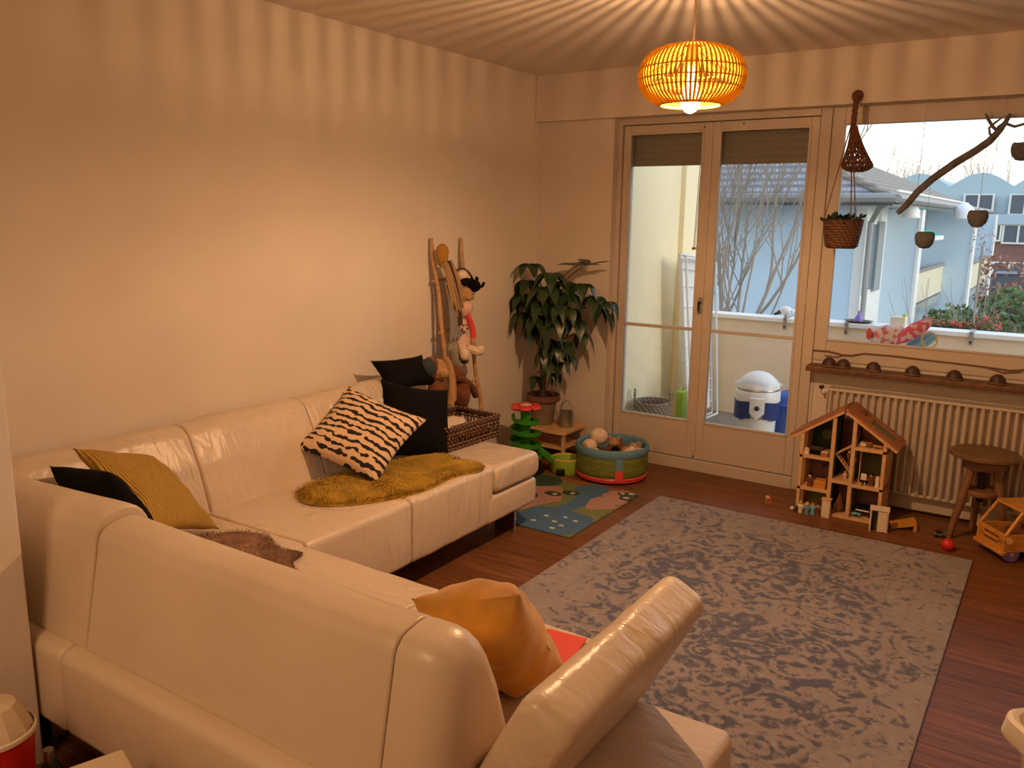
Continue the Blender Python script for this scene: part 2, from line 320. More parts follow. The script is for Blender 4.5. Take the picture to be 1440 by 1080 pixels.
# ------------------------------------------------------------------ mesh builder
WL = {}
class MB:
    def __init__(s): s.v = []; s.f = []; s.mi = []; s.cur = 0
    def add(s, vs, fs, T=None):
        o = len(s.v)
        s.v += [(T @ V(p)) if T is not None else V(p) for p in vs]
        for f in fs: s.f.append(tuple(i+o for i in f)); s.mi.append(s.cur)
        return s
    def box(s, x0, x1, y0, y1, z0, z1, T=None):
        vs = [(x, y, z) for z in (z0, z1) for y in (y0, y1) for x in (x0, x1)]
        return s.add(vs, [(0, 2, 3, 1), (4, 5, 7, 6), (0, 1, 5, 4), (2, 6, 7, 3), (0, 4, 6, 2), (1, 3, 7, 5)], T)
    def tube(s, path, rad, n=8, cap=True, T=None):
        P = [V(p) for p in path]; k = len(P)
        rs = rad if isinstance(rad, (list, tuple)) else [rad]*k
        vs, fs = [], []
        up = None
        for i, p in enumerate(P):
            t = (P[min(i+1, k-1)]-P[max(i-1, 0)])
            t = t.normalized() if t.length > 1e-9 else V((0, 0, 1))
            if up is None:
                a = V((0, 0, 1)) if abs(t.z) < .9 else V((1, 0, 0)); u = t.cross(a).normalized()
            else:
                u = (up - t*up.dot(t)); u = u.normalized() if u.length > 1e-6 else t.orthogonal().normalized()
            up = u; w = t.cross(u)
            for j in range(n):
                a = 2*PI*j/n; vs.append(p+(u*math.cos(a)+w*math.sin(a))*rs[i])
        for i in range(k-1):
            for j in range(n):
                a, b = i*n+j, i*n+(j+1) % n; fs.append((a, b, b+n, a+n))
        if cap: fs.append(tuple(range(n-1, -1, -1))); fs.append(tuple(range((k-1)*n, k*n)))
        return s.add(vs, fs, T)
    def lathe(s, prof, c=(0, 0, 0), n=24, T=None, cap=True, sx=1, sy=1):
        vs, fs = [], []
        for r, z in prof:
            for j in range(n):
                a = 2*PI*j/n; vs.append(V((c[0]+r*sx*math.cos(a), c[1]+r*sy*math.sin(a), c[2]+z)))
        k = len(prof)
        for i in range(k-1):
            for j in range(n):
                a, b = i*n+j, i*n+(j+1) % n; fs.append((a, b, b+n, a+n))
        if cap: fs.append(tuple(range(n-1, -1, -1))); fs.append(tuple(range((k-1)*n, k*n)))
        return s.add(vs, fs, T)
    def ball(s, c, r, n=14, T=None, rot=None, half=False):
        rx, ry, rz = r if isinstance(r, (tuple, list)) else (r, r, r)
        m = max(6, n//2); vs, fs = [], []
        lo = 0 if half else -PI/2
        for i in range(m+1):
            ph = lo+(PI/2-lo)*i/m
            ph = min(max(ph, -PI/2+.001), PI/2-.001)
            for j in range(n):
                a = 2*PI*j/n; p = V((rx*math.cos(ph)*math.cos(a), ry*math.cos(ph)*math.sin(a), rz*math.sin(ph)))
                if rot is not None: p = rot @ p
                vs.append(p+V(c))
        for i in range(m):
            for j in range(n):
                a, b = i*n+j, i*n+(j+1) % n; fs.append((a, b, b+n, a+n))
        fs.append(tuple(range(n-1, -1, -1))); fs.append(tuple(range(m*n, (m+1)*n)))
        return s.add(vs, fs, T)
    def prism(s, poly, axis, a0, a1, T=None):
        def P(u, w, a):
            return {'x': (a, u, w), 'y': (u, a, w), 'z': (u, w, a)}[axis]
        k = len(poly)
        vs = [P(u, w, a0) for u, w in poly]+[P(u, w, a1) for u, w in poly]
        fs = [tuple(range(k)), tuple(range(2*k-1, k-1, -1))]+[(i, i+k, (i+1) % k+k, (i+1) % k) for i in range(k)]
        return s.add(vs, fs, T)
    def loft(s, prof, axis, a0, a1, r0=.02, r1=.02, step=.06, nz=0., nf=5., seed=0, cinset=None):
        """profile (closed) carried along an axis, its ends rounded by r0 and r1, gently uneven by nz"""
        def st(a, r, inward):
            return [(a+inward*(r-r*math.cos(t)), r-r*math.sin(t)) for t in [PI/2*q/5 for q in range(0, 6)]]
        A = [(a0+(r0-r0*math.cos(t)), r0-r0*math.sin(t)) for t in [PI/2*q/5 for q in range(6)]] if r0 else [(a0, 0)]
        B = [(a1-(r1-r1*math.cos(t)), r1-r1*math.sin(t)) for t in [PI/2*q/5 for q in range(5, -1, -1)]] if r1 else [(a1, 0)]
        n = max(1, int((B[0][0]-A[-1][0])/step))
        mid = [(A[-1][0]+(B[0][0]-A[-1][0])*i/n, 0) for i in range(1, n)]
        S = A+mid+B
        us = [p[0] for p in prof]; ws = [p[1] for p in prof]
        cu, cw = (min(us)+max(us))/2, (min(ws)+max(ws))/2; hu, hw = (max(us)-min(us))/2, (max(ws)-min(ws))/2
        k = len(prof); vs, fs = [], []
        for a, ins in S:
            for u, w in prof:
                uu = cu+(u-cu)*(1-ins/hu); ww = cw+(w-cw)*(1-ins/hw)
                if nz:
                    d = V((u-cu, w-cw)); d = d.normalized() if d.length > 1e-6 else d
                    q = noise.noise(V((a*nf, uu*nf, ww*nf+seed)))*nz
                    uu += d.x*q; ww += d.y*q
                vs.append({'x': (a, uu, ww), 'y': (uu, a, ww), 'z': (uu, ww, a)}[axis])
        m = len(S)
        for i in range(m-1):
            for j in range(k):
                b = (j+1) % k; fs.append((i*k+j, i*k+b, (i+1)*k+b, (i+1)*k+j))
        fs.append(tuple(range(k-1, -1, -1))); fs.append(tuple(range((m-1)*k, m*k)))
        return s.add(vs, fs)
    def build(s, name, mt, parent=None, local=False, smooth=True, bevel=0., segs=2, angle=38, sub=0):
        me = bpy.data.meshes.new(name)
        off = V((0, 0, 0))
        if parent is not None and not local: off = WL.get(parent.name, V((0, 0, 0)))
        me.from_pydata([tuple(p-off) for p in s.v], [], s.f)
        bm = bmesh.new(); bm.from_mesh(me)
        bmesh.ops.recalc_face_normals(bm, faces=bm.faces); bm.to_mesh(me); bm.free()
        mts = mt if isinstance(mt, (list, tuple)) else [mt]
        for q in mts: me.materials.append(q)
        if len(mts) > 1: me.polygons.foreach_set('material_index', s.mi)
        if smooth:
            me.polygons.foreach_set('use_smooth', [True]*len(me.polygons))
            try: me.set_sharp_from_angle(angle=R(angle))
            except Exception: pass
        o = bpy.data.objects.new(name, me); COL.objects.link(o)
        if parent is not None: o.parent = parent
        WL[o.name] = off if parent is not None else V((0, 0, 0))
        if bevel:
            b = o.modifiers.new('edge', 'BEVEL'); b.width = bevel; b.segments = segs; b.limit_method = 'ANGLE'; b.angle_limit = R(40)
        if sub:
            q = o.modifiers.new('soft', 'SUBSURF'); q.levels = sub; q.render_levels = sub
        return o

def tag(o, label, cat, group=None):
    o['label'] = label; o['category'] = cat
    if group: o['group'] = group
    return o
def thing(name, label, cat, loc=(0, 0, 0), rz=0., group=None, rot=None):
    o = bpy.data.objects.new(name, None); COL.objects.link(o)
    o.location = loc; o.rotation_euler = rot if rot else (0, 0, rz); o.empty_display_size = .05
    WL[o.name] = V(loc)
    return tag(o, label, cat, group)
def struct(o):
    o['kind'] = 'structure'; return o
def solo(mb, name, label, cat, mt, group=None, **kw):
    """a thing that is one mesh, its origin at its base"""
    xs = [p.x for p in mb.v]; ys = [p.y for p in mb.v]; zs = [p.z for p in mb.v]
    c = V(((min(xs)+max(xs))/2, (min(ys)+max(ys))/2, min(zs)))
    mb.v = [p-c for p in mb.v]
    o = mb.build(name, mt, **kw); o.location = c
    return tag(o, label, cat, group)
def copy_tree(o, parent=None):
    c = o.copy(); COL.objects.link(c)
    if parent is not None: c.parent = parent
    for ch in [q for q in bpy.data.objects if q.parent == o]: copy_tree(ch, c)
    return c
def roundpoly(pts, rs, seg=5):
    out = []; n = len(pts)
    for i in range(n):
        p0, p, p1 = V(pts[i-1]), V(pts[i]), V(pts[(i+1) % n]); r = rs[i] if isinstance(rs, (list, tuple)) else rs
        a, b = (p0-p), (p1-p); la, lb = a.length, b.length; a.normalize(); b.normalize()
        if r <= 0: out.append(tuple(p)); continue
        ang = a.angle(b); d = min(r/math.tan(ang/2), la*.48, lb*.48); rr = d*math.tan(ang/2)
        c = p+(a+b).normalized()*(rr/math.sin(ang/2)); s = p+a*d-c; e = p+b*d-c
        th = s.angle_signed(e)
        for q in range(seg+1):
            t = -th*q/seg
            out.append((c.x+s.x*math.cos(t)-s.y*math.sin(t), c.y+s.x*math.sin(t)+s.y*math.cos(t)))
    return out
def bez(p0, p1, p2, n=8):
    p0, p1, p2 = V(p0), V(p1), V(p2)
    return [p0*(1-t)**2+p1*2*t*(1-t)+p2*t*t for t in [i/n for i in range(n+1)]]
def frame_mat(c, u, v):
    u = V(u); v = V(v); x = u.normalized(); z = x.cross(v).normalized(); y = z.cross(x)
    m = Matrix((x, y, z)).transposed().to_4x4(); m.translation = V(c); return m
def subdivide_line(pts, k):
    out = []
    for i in range(len(pts)-1):
        for q in range(k): out.append(V(pts[i]).lerp(V(pts[i+1]), q/k))
    out.append(V(pts[-1])); return out

# ------------------------------------------------------------------ camera
cam = bpy.data.cameras.new('camera'); camo = bpy.data.objects.new('camera', cam); COL.objects.link(camo)
yaw, pitch, roll = R(-33.43954445), R(-11.32113282), R(.80840389)
f = V((math.sin(yaw)*math.cos(pitch), math.cos(yaw)*math.cos(pitch), math.sin(pitch)))
r_ = V((math.cos(yaw), -math.sin(yaw), 0)); u_ = r_.cross(f)
r2 = r_*math.cos(roll)+u_*math.sin(roll); u2 = u_*math.cos(roll)-r_*math.sin(roll)
mm = Matrix((r2, u2, -f)).transposed().to_4x4(); mm.translation = V((3.06276, -4.92998, 1.59778)); camo.matrix_world = mm
cam.sensor_width = 36; cam.lens = 1178.016/1440*36; cam.clip_start = .05; cam.clip_end = 500
scene.camera = camo
FP, CP = 1178.016, V((3.06276, -4.92998, 1.59778))
def at_depth(px, py, axis, val):
    """where a sight line through the photograph meets a plane: used to survey positions"""
    d = f+r2*((px-720)/FP)-u2*((py-540)/FP); k = 'xyz'.index(axis); t = (val-CP[k])/d[k]; return CP+d*t

# ------------------------------------------------------------------ room shell
H = 2.5
mb = MB(); mb.box(-.2, 4.5, -7.2, .3, -.12, 0); struct(mb.build('floor', M['floor'], smooth=False))
mb = MB(); mb.box(-.2, 4.5, -7.2, .3, H, H+.15); struct(mb.build('ceiling', M['ceil'], smooth=False))
mb = MB(); mb.box(-.25, 0, -7.2, .3, 0, H); struct(mb.build('wall_left', M['wall'], smooth=False))
mb = MB(); mb.box(4.3, 4.5, -7.2, .3, 0, H); struct(mb.build('wall_right', M['wall'], smooth=False))
mb = MB(); mb.box(0, 4.3, -7.2, -7.0, 0, H); struct(mb.build('wall_rear', M['wall'], smooth=False))
mb = MB(); mb.box(0, .715, -7.0, -3.845, 0, H); struct(mb.build('wall_partition', M['stub'], smooth=False, bevel=.006))
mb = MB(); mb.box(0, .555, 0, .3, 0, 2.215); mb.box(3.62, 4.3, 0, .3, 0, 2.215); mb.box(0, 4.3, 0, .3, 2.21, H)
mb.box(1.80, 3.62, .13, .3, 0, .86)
struct(mb.build('wall_back', M['walldim'], smooth=False))
mb = MB(); mb.box(.004, 4.3, -.06, .0, 2.208, H); struct(mb.build('trim_1', M['walldim'], smooth=False, bevel=.003))     # shutter box boarding
# baseboards
mb = MB(); mb.box(0, .012, -3.84, 0, 0, .06); struct(mb.build('baseboard_left', M['paint'], smooth=False))
mb = MB(); mb.box(0.012, .555, -.012, 0, 0, .06); struct(mb.build('baseboard_back', M['paint'], smooth=False))

# window wall: timber frame around the two door leaves and the big pane
Y0, Y1 = .075, .13
mb = MB()
mb.box(.555, .582, .06, .16, 0, 2.21)
mb.box(.582, 1.80, .06, .16, 2.172, 2.21)
mb.box(.582, 1.80, .055, .16, 0, .072)                         # threshold
mb.box(1.80, 1.86, .065, .16, 0, 2.21)
struct(mb.build('trim_2', M['paint'], smooth=False, bevel=.003))
def door(name, x0, x1, g0, g1, zb):
    mb = MB(); y0, y1 = .075, .125; t0, t1 = .321, 2.116
    zt = 2.168
    mb.box(x0, g0, y0, y1, zb, zt); mb.box(g1, x1, y0, y1, zb, zt)
    mb.box(g0, g1, y0, y1, zb, t0); mb.box(g0, g1, y0, y1, t1, zt)
    o = struct(mb.build(name, M['paint'], smooth=False, bevel=.004))
    p = MB(); p.box(g0, g1, .098, .102, t0, t1); p.build('pane', M['glass'], o, smooth=False)
    b = MB(); b.box(g0, g1, .086, .112, .902, .921); b.build('glazing_bar', M['paint'], o, smooth=False, bevel=.003)
    d = MB()
    a = .007
    d.box(g0-a, g0+a, .069, .078, t0-a, t1+a); d.box(g1-a, g1+a, .069, .078, t0-a, t1+a); d.box(g0, g1, .069, .078, t0-a, t0+a); d.box(g0, g1, .069, .078, t1-a, t1+a)
    d.build('bead', M['paint'], o, smooth=False, bevel=.002)
    return o
d1 = door('door_1', .588, 1.166, .635, 1.118, .078)
d2 = door('door_2', 1.174, 1.796, 1.224, 1.747, .078)
mb = MB(); mb.box(1.158, 1.178, .062, .076, .10, 2.165); mb.build('cover_strip', M['paint'], d2, smooth=False, bevel=.004)
mb = MB(); mb.box(1.152, 1.176, .054, .063, 1.02, 1.12)
mb.build('lock_plate', M['tin'], d2, smooth=False, bevel=.003)
mb = MB(); mb.tube([(1.164, .054, 1.09), (1.164, .03, 1.09)], .008, 10); mb.tube([(1.164, .028, 1.095), (1.164, .026, 1.035)], [.008, .006], 10)
mb.build('handle', M['dark'], d2)
for z in (.42, 1.15, 1.98):
    mb = MB(); mb.tube([(1.797, .068, z-.035), (1.797, .068, z+.035)], .007, 8); mb.build('hinge', M['paint'], d2)
for x in (1.12, 1.36):
    mb = MB(); mb.ball((x, .074, 2.15 if x > 1.2 else 2.14), .005); mb.build('hook', M['dark'], d2 if x > 1.2 else d1)
# big window
WX0, WX1, WZ0, WZ1 = 1.927, 3.55, .925, 2.117
mb = MB()
mb.box(1.86, WX0, .08, .13, .80, 2.21); mb.box(WX1, 3.62, .08, .13, .80, 2.21)
mb.box(WX0, WX1, .08, .13, WZ1, 2.21); mb.box(WX0, WX1, .08, .13, .80, WZ0)
w1 = struct(mb.build('window_1', M['paint'], smooth=False, bevel=.004))
mb = MB(); mb.box(WX0, WX1, .098, .102, WZ0, WZ1); mb.build('pane', M['glass'], w1, smooth=False)
a = .006; mb = MB(); mb.box(WX0-a, WX1, .073, .082, WZ0-a, WZ0+a); mb.box(WX0-a, WX0+a, .073, .082, WZ0, WZ1)
mb.build('bead', M['paint'], w1, smooth=False, bevel=.002)
mb = MB(); mb.box(1.86, 3.62, .088, .13, 0, .80); struct(mb.build('wall_under_window', M['walldim'], smooth=False))
mb = MB(); mb.box(1.872, 1.878, .082, .089, .05, .78); mb.build('trim_3', M['paint'], smooth=False); struct(bpy.data.objects['trim_3'])
# rolled-down shutter end behind the door glass
sh = thing('roller_shutter', 'taupe slatted roller shutter rolled up above the balcony door', 'shutter', (1.18, .19, 1.93))
for i in range(7):
    z = 1.925+i*.044
    mb = MB(); mb.prism(roundpoly([(.185, z), (.197, z), (.200, z+.021), (.197, z+.0455), (.185, z+.0455)], .004, 2), 'x', .558, 1.86); mb.build('slat', M['shutter'], sh)
mb = MB(); mb.tube([(.93, .18, 2.17), (.93, .165, 2.13), (.94, .165, 2.115)], .004, 6); mb.build('hook', M['dark'], sh)

# ------------------------------------------------------------------ balcony
mb = MB(); mb.box(.2, 4.4, .3, 2.1, -.14, -.02); struct(mb.build('floor_balcony', M['concrete'], smooth=False))
mb = MB(); mb.box(.2, .4, .28, 2.1, -.02, 2.6); struct(mb.build('wall_balcony_side', M['balcwall'], smooth=False))
mb = MB(); mb.box(.4, 4.4, 1.92, 2.07, -.02, .785); struct(mb.build('wall_parapet', M['parapet'], smooth=False))
mb = MB(); mb.box(.4, 4.4, 1.90, 2.09, .785, .82); struct(mb.build('trim_4', M['coping'], smooth=False, bevel=.004))
mb = MB(); mb.box(.4, .44, 1.50, 1.54, -.02, 2.6); struct(mb.build('trim_5', M['balcwall'], smooth=False, bevel=.003))

# ------------------------------------------------------------------ sofa
sofa = thing('corner_sofa', 'cream leather corner sofa with one raised armrest, along the left wall', 'sofa', (.45, -3.0, 0))
LE = M['leather']
backx = roundpoly([(.03, .14), (.03, .745), (.17, .755), (.245, .60), (.31, .40), (.31, .14)], [.01, .05, .075, .12, .03, .01])
backx = [tuple(p) for p in backx]
for y0, y1, ra, rb in ((-3.70, -2.928, .03, .012), (-2.925, -2.303, .012, .012), (-2.30, -1.58, .012, .07)):
    MB().loft(backx, 'y', y0, y1, ra, rb, .03, .007, 6, 1).build('backrest', LE, sofa, angle=60)
backy = roundpoly([(-3.795, .385), (-3.725, .735), (-3.60, .755), (-3.525, .60), (-3.46, .40), (-3.46, .385)], [.02, .055, .075, .12, .02, .01])
for x0, x1, ra, rb in ((.04, .897, .02, .010), (.90, 1.985, .010, .008), (1.988, 2.135, .008, .085)):
    mb = MB().loft(backy, 'x', x0, x1, ra, rb, .03, .004, 4, 3)
    if x0 < .5:
        for v_ in mb.v: v_.z += max(0, (v_.z-.4)/.35)*(.028*min(1, max(0, (v_.x-.35)/.5))-.012*max(0, 1-v_.x/.35))
    mb.build('backrest', M['leathersmooth'], sofa, angle=60)
# lower back boarding, upholstered
for x0, x1 in ((.04, .838), (.841, 2.12)):
    pr = roundpoly([(-3.835, .125), (-3.835, .385), (-3.70, .41), (-3.70, .125)], [.03, .035, .02, .01])
    MB().loft(pr, 'x', x0, x1, .012, .02, .05, .003, 4, 9).build('back_base', M['leathersmooth'], sofa, angle=60)
def seat(y0, y1, x0, x1, ax, name='seat_cushion', nz=.005):
    if ax == 'y':
        pr = roundpoly([(x0, .135), (x0, .415), (x1-.002, .425), (x1, .135)], [.02, .03, .03, .025]); MB().loft(pr, 'y', y0, y1, .012, .012, .03, nz, 7, 5).build(name, LE, sofa, angle=60)
    else:
        pr = roundpoly([(y0, .135), (y0, .415), (y1-.002, .425), (y1, .135)], [.02, .03, .03, .025]); MB().loft(pr, 'x', x0, x1, .012, .012, .03, nz, 7, 6).build(name, LE, sofa, angle=60)
seat(-2.36, -1.762, .25, .875, 'y'); seat(-2.945, -2.363, .25, .875, 'y')
seat(-3.62, -2.948, .25, .875, 'y', nz=.003)
seat(-3.62, -2.948, .878, 1.50, 'x', nz=.003); seat(-3.62, -2.948, 1.503, 2.118, 'x', nz=.003)
# arm bases: low plinths past each seat end
pr = roundpoly([(.10, .135), (.10, .275), (.875, .275), (.875, .135)], .022)
MB().loft(pr, 'y', -1.80, -1.365, .01, .025, .05, .003, 5, 2).build('arm_base', M['leathersmooth'], sofa, angle=60)
pr = roundpoly([(-3.72, .135), (-3.72, .285), (-2.955, .285), (-2.955, .135)], .022)
MB().loft(pr, 'x', 2.08, 2.475, .01, .03, .05, .003, 5, 2).build('arm_base', M['leathersmooth'], sofa, angle=60)
# far arm pad folded flat
pr = roundpoly([(-1.755, .285), (-1.755, .415), (-1.355, .415), (-1.355, .285)], [.03, .04, .045, .04])
MB().loft(pr, 'x', .12, .885, .03, .025, .04, .004, 6, 4).build('armrest', LE, sofa, angle=60)
# near arm pad raised: a slab leaning outwards
def P2(s, t):      # s up the slab, t across its thickness, from the outer foot
    return (2.205+.470*s-.883*t, .285+.883*s+.470*t)
pr = roundpoly([P2(0, 0), P2(.375, 0), P2(.375, .135), P2(0, .135)], [.02, .042, .042, .02])
MB().loft([(p[0], p[1]) for p in pr], 'y', -3.66, -2.925, .035, .03, .025, .006, 7, 8).build('armrest', LE, sofa, angle=60)
# feet
for x0, x1, y0, y1 in ((.72, .845, -1.53, -1.515), (.72, .845, -2.86, -2.845), (2.28, 2.40, -3.02, -3.005)):
    mb = MB(); mb.box(x0, x1, y0, y1, 0, .14); mb.build('leg', M['chrome'], sofa, smooth=False, bevel=.002)
for x, y in ((.62, -3.76), (.12, -3.76), (2.05, -3.76)):
    mb = MB(); mb.box(x-.02, x+.02, y-.02, y+.02, 0, .13); mb.build('leg', M['chrome'], sofa, smooth=False, bevel=.003)

# ------------------------------------------------------------------ cushions and throws
def pillow(name, label, cat, c, u, v, t, mt, n=30, pinch=.10, wr=.012, seed=0, group=None, sag=0., back=None):
    hw, hh = V(u).length, V(v).length
    vs, fs = [], []
    def pt(a, b, s):
        e = max(0., (1-abs(a)**3.2)*(1-abs(b)**3.2))
        x = a*hw*(1-pinch*(1-b*b)*abs(a)); y = b*hh*(1-pinch*(1-a*a)*abs(b))
        q = noise.noise(V((x*7+seed, y*7, s*2.)))*.6+noise.noise(V((x*17+seed, y*17, s*3.)))*.4
        z = s*t*e**.62+q*wr*min(1, e*3+.15)-sag*(a*a)*(b*b)
        return V((x, y, z))
    for s in (1, -1):
        o = len(vs)
        for i in range(n+1):
            for j in range(n+1):
                vs.append(pt(-1+2*i/n, -1+2*j/n, s))
        for i in range(n):
            for j in range(n):
                a = o+i*(n+1)+j; fs.append((a, a+n+1, a+n+2, a+1))
    mb = MB(); mb.v = vs; mb.f = fs; k = n*n
    mts = [mt, back] if back else mt
    mb.mi = [0]*k+[1 if back else 0]*k
    me = bpy.data.meshes.new(name); me.from_pydata([tuple(p) for p in vs], [], fs)
    for q in (mts if back else [mt]): me.materials.append(q)
    me.polygons.foreach_set('material_index', mb.mi)
    bm = bmesh.new(); bm.from_mesh(me); bmesh.ops.remove_doubles(bm, verts=[w for w in bm.verts if w.is_boundary], dist=.02*hw); bmesh.ops.recalc_face_normals(bm, faces=bm.faces); bm.to_mesh(me); bm.free()
    me.polygons.foreach_set('use_smooth', [True]*len(me.polygons))
    o = bpy.data.objects.new(name, me); COL.objects.link(o); o.matrix_world = frame_mat(c, u, v)
    return tag(o, label, cat, group)
pillow('cushion', 'striped black and beige cushion tilted on one corner on the mustard throw', 'cushion', (.418, -2.18, .605), (.206, .049, -.062), (-.014, .197, .109), .062, M['zebra'], seed=3, wr=.006, back=M['lining'])
pillow('cushion', 'plain black cushion standing between the striped cushion and the wicker tray', 'cushion', (.428, -1.80, .585), (.053, .199, -.054), (-.056, .062, .173), .07, M['black'], seed=9, wr=.014)
pillow('cushion', 'dark cushion with a grey-blue patch lying on the backrest below the ladder', 'cushion', (.185, -1.60, .775), (-.004, .215, -.012), (-.06, .004, .078), .06, M['black'], seed=15, wr=.012, pinch=.22)
o = solo(MB().ball((.22, -1.44, .785), (.05, .075, .055), 16), 'soft_toy', 'dark grey-blue soft toy lying at the end of the dark cushion', 'soft toy', M['denim'])
# left corner pair
pillow('cushion', 'black cushion wedged into the sofa corner behind the mustard ribbed one', 'cushion', (.452, -3.44, .632), (.189, -.007, .025), (-.035, -.080, .135), .06, M['black'], seed=21, wr=.008)
pillow('cushion', 'mustard ribbed knit cushion leaning in the sofa corner', 'cushion', (.425, -3.262, .622), (-.078, .195, -.071), (-.164, -.022, .122), .05, M['corduroy'], seed=27, wr=.018, pinch=.07)
pillow('cushion', 'smooth mustard cushion squeezed against the raised armrest', 'cushion', (1.965, -3.345, .572), (.135, .033, .028), (-.002, -.112, .145), .105, M['mustard'], seed=33, wr=.045, pinch=.10)
mb = MB(); mb.add([(1.93, -3.01, .432), (2.05, -2.995, .432), (2.08, -3.16, .434), (1.96, -3.18, .434), (1.93, -3.01, .436), (2.05, -2.995, .436), (2.08, -3.16, .438), (1.96, -3.18, .438)], [(0, 1, 2, 3), (7, 6, 5, 4), (0, 4, 5, 1), (1, 5, 6, 2), (2, 6, 7, 3), (3, 7, 4, 0)])
solo(mb, 'paper_sheet', 'small red sheet lying on the seat beside the raised armrest', 'paper', M['scarlet'], smooth=False)

def fur(name, label, outline, z, mt, ntuft, hl, seed, lump=.02, lean=.6, tr=.0022):
    """a hide with its pile: a low cushioned sheet and short curved tufts in the same mesh"""
    rg = random.Random(seed); n = len(outline)
    cx = sum(p[0] for p in outline)/n; cy = sum(p[1] for p in outline)/n
    ol = []
    for i in range(n):
        p0, p1, p2, p3 = [V(outline[(i+q) % n]) for q in (-1, 0, 1, 2)]
        for k in range(6):
            t = k/6; ol.append(.5*((2*p1)+(p2-p0)*t+(2*p0-5*p1+4*p2-p3)*t*t+(3*p1-p0-3*p2+p3)*t**3))
    m = len(ol); mb = MB(); vs = []; fs = []; rings = 7
    def hgt(x, y, q): return z+lump*(1-q**4)*(.55+.9*noise.noise(V((x*7, y*7, seed))))+.004
    for k in range(rings+1):
        q = 1-k/rings*.97
        for p in ol:
            x = cx+(p.x-cx)*q; y = cy+(p.y-cy)*q; vs.append((x, y, hgt(x, y, q) if k else z-.003))
    for k in range(rings):
        for j in range(m): fs.append((k*m+j, k*m+(j+1) % m, (k+1)*m+(j+1) % m, (k+1)*m+j))
    fs.append(tuple(range(rings*m, (rings+1)*m)))
    mb.add(vs, fs)
    for _ in range(ntuft):
        q = math.sqrt(rg.random()); p = ol[rg.randrange(m)]; p2 = ol[(ol.index(p)+1) % m]
        t = rg.random(); px = p.x+(p2.x-p.x)*t; py = p.y+(p2.y-p.y)*t
        x = cx+(px-cx)*q; y = cy+(py-cy)*q; h = hgt(x, y, q)
        a = rg.random()*6.28 if q < .9 else math.atan2(py-cy, px-cx)+rg.uniform(-.6, .6)
        a = a*.5 + .5*(4*noise.noise(V((x*5, y*5, 3.3))))
        L = hl*rg.uniform(.6, 1.3); d = V((math.cos(a), math.sin(a), 0)); s_ = V((-d.y, d.x, 0))*tr
        b = V((x, y, h-.003)); k1 = b+d*L*lean*.5+V((0, 0, L*.55)); k2 = b+d*L*lean*1.3+V((0, 0, L*.62))
        mb.add([b-s_, b+s_, k1+s_*.8, k1-s_*.8, k2], [(0, 1, 2, 3), (3, 2, 4)])
    return solo(mb, name, label, 'throw', mt, angle=180)
fur('fur_throw', 'mustard faux fur throw spread on the long seat under the striped cushion', [(.40, -2.57), (.60, -2.645), (.78, -2.47), (.845, -2.25), (.835, -2.02), (.865, -1.83), (.74, -1.775), (.55, -1.775), (.45, -1.95), (.38, -2.30)], .427, M['furmustard'], 14000, .015, 4, lump=.034, tr=.0016)
fur('fur_throw', 'grey-brown fur hide lying across the corner seat', [(.50, -3.17), (.55, -3.02), (.68, -2.975), (.82, -3.03), (.93, -3.02), (.97, -3.10), (1.05, -3.14), (1.20, -3.165), (1.28, -3.24), (1.1, -3.36), (.85, -3.40), (.62, -3.34)], .424, M['furbrown'], 8000, .011, 8, lump=.006, tr=.0016)

# ------------------------------------------------------------------ rugs on the floor
RX0, RX1, RYA, RYB = 1.216, 2.835, -2.93, -.552
rw, rl = RX1-RX0, RYB-RYA
mb = MB(); nx, ny = 30, 44
vs = []; fs = []
pr = roundpoly([(-rw/2, 0), (-rw/2, .011), (rw/2, .011), (rw/2, 0)], [0, .005, .005, 0], 3)
mb.loft(pr, 'y', -rl/2, rl/2, .004, .004, .05)
o = mb.build('area_rug', rug_mat(rw, rl)); o.location = ((RX0+RX1)/2, (RYA+RYB)/2, .0005); tag(o, 'large worn beige and blue-grey patterned rug in the middle of the floor', 'rug')

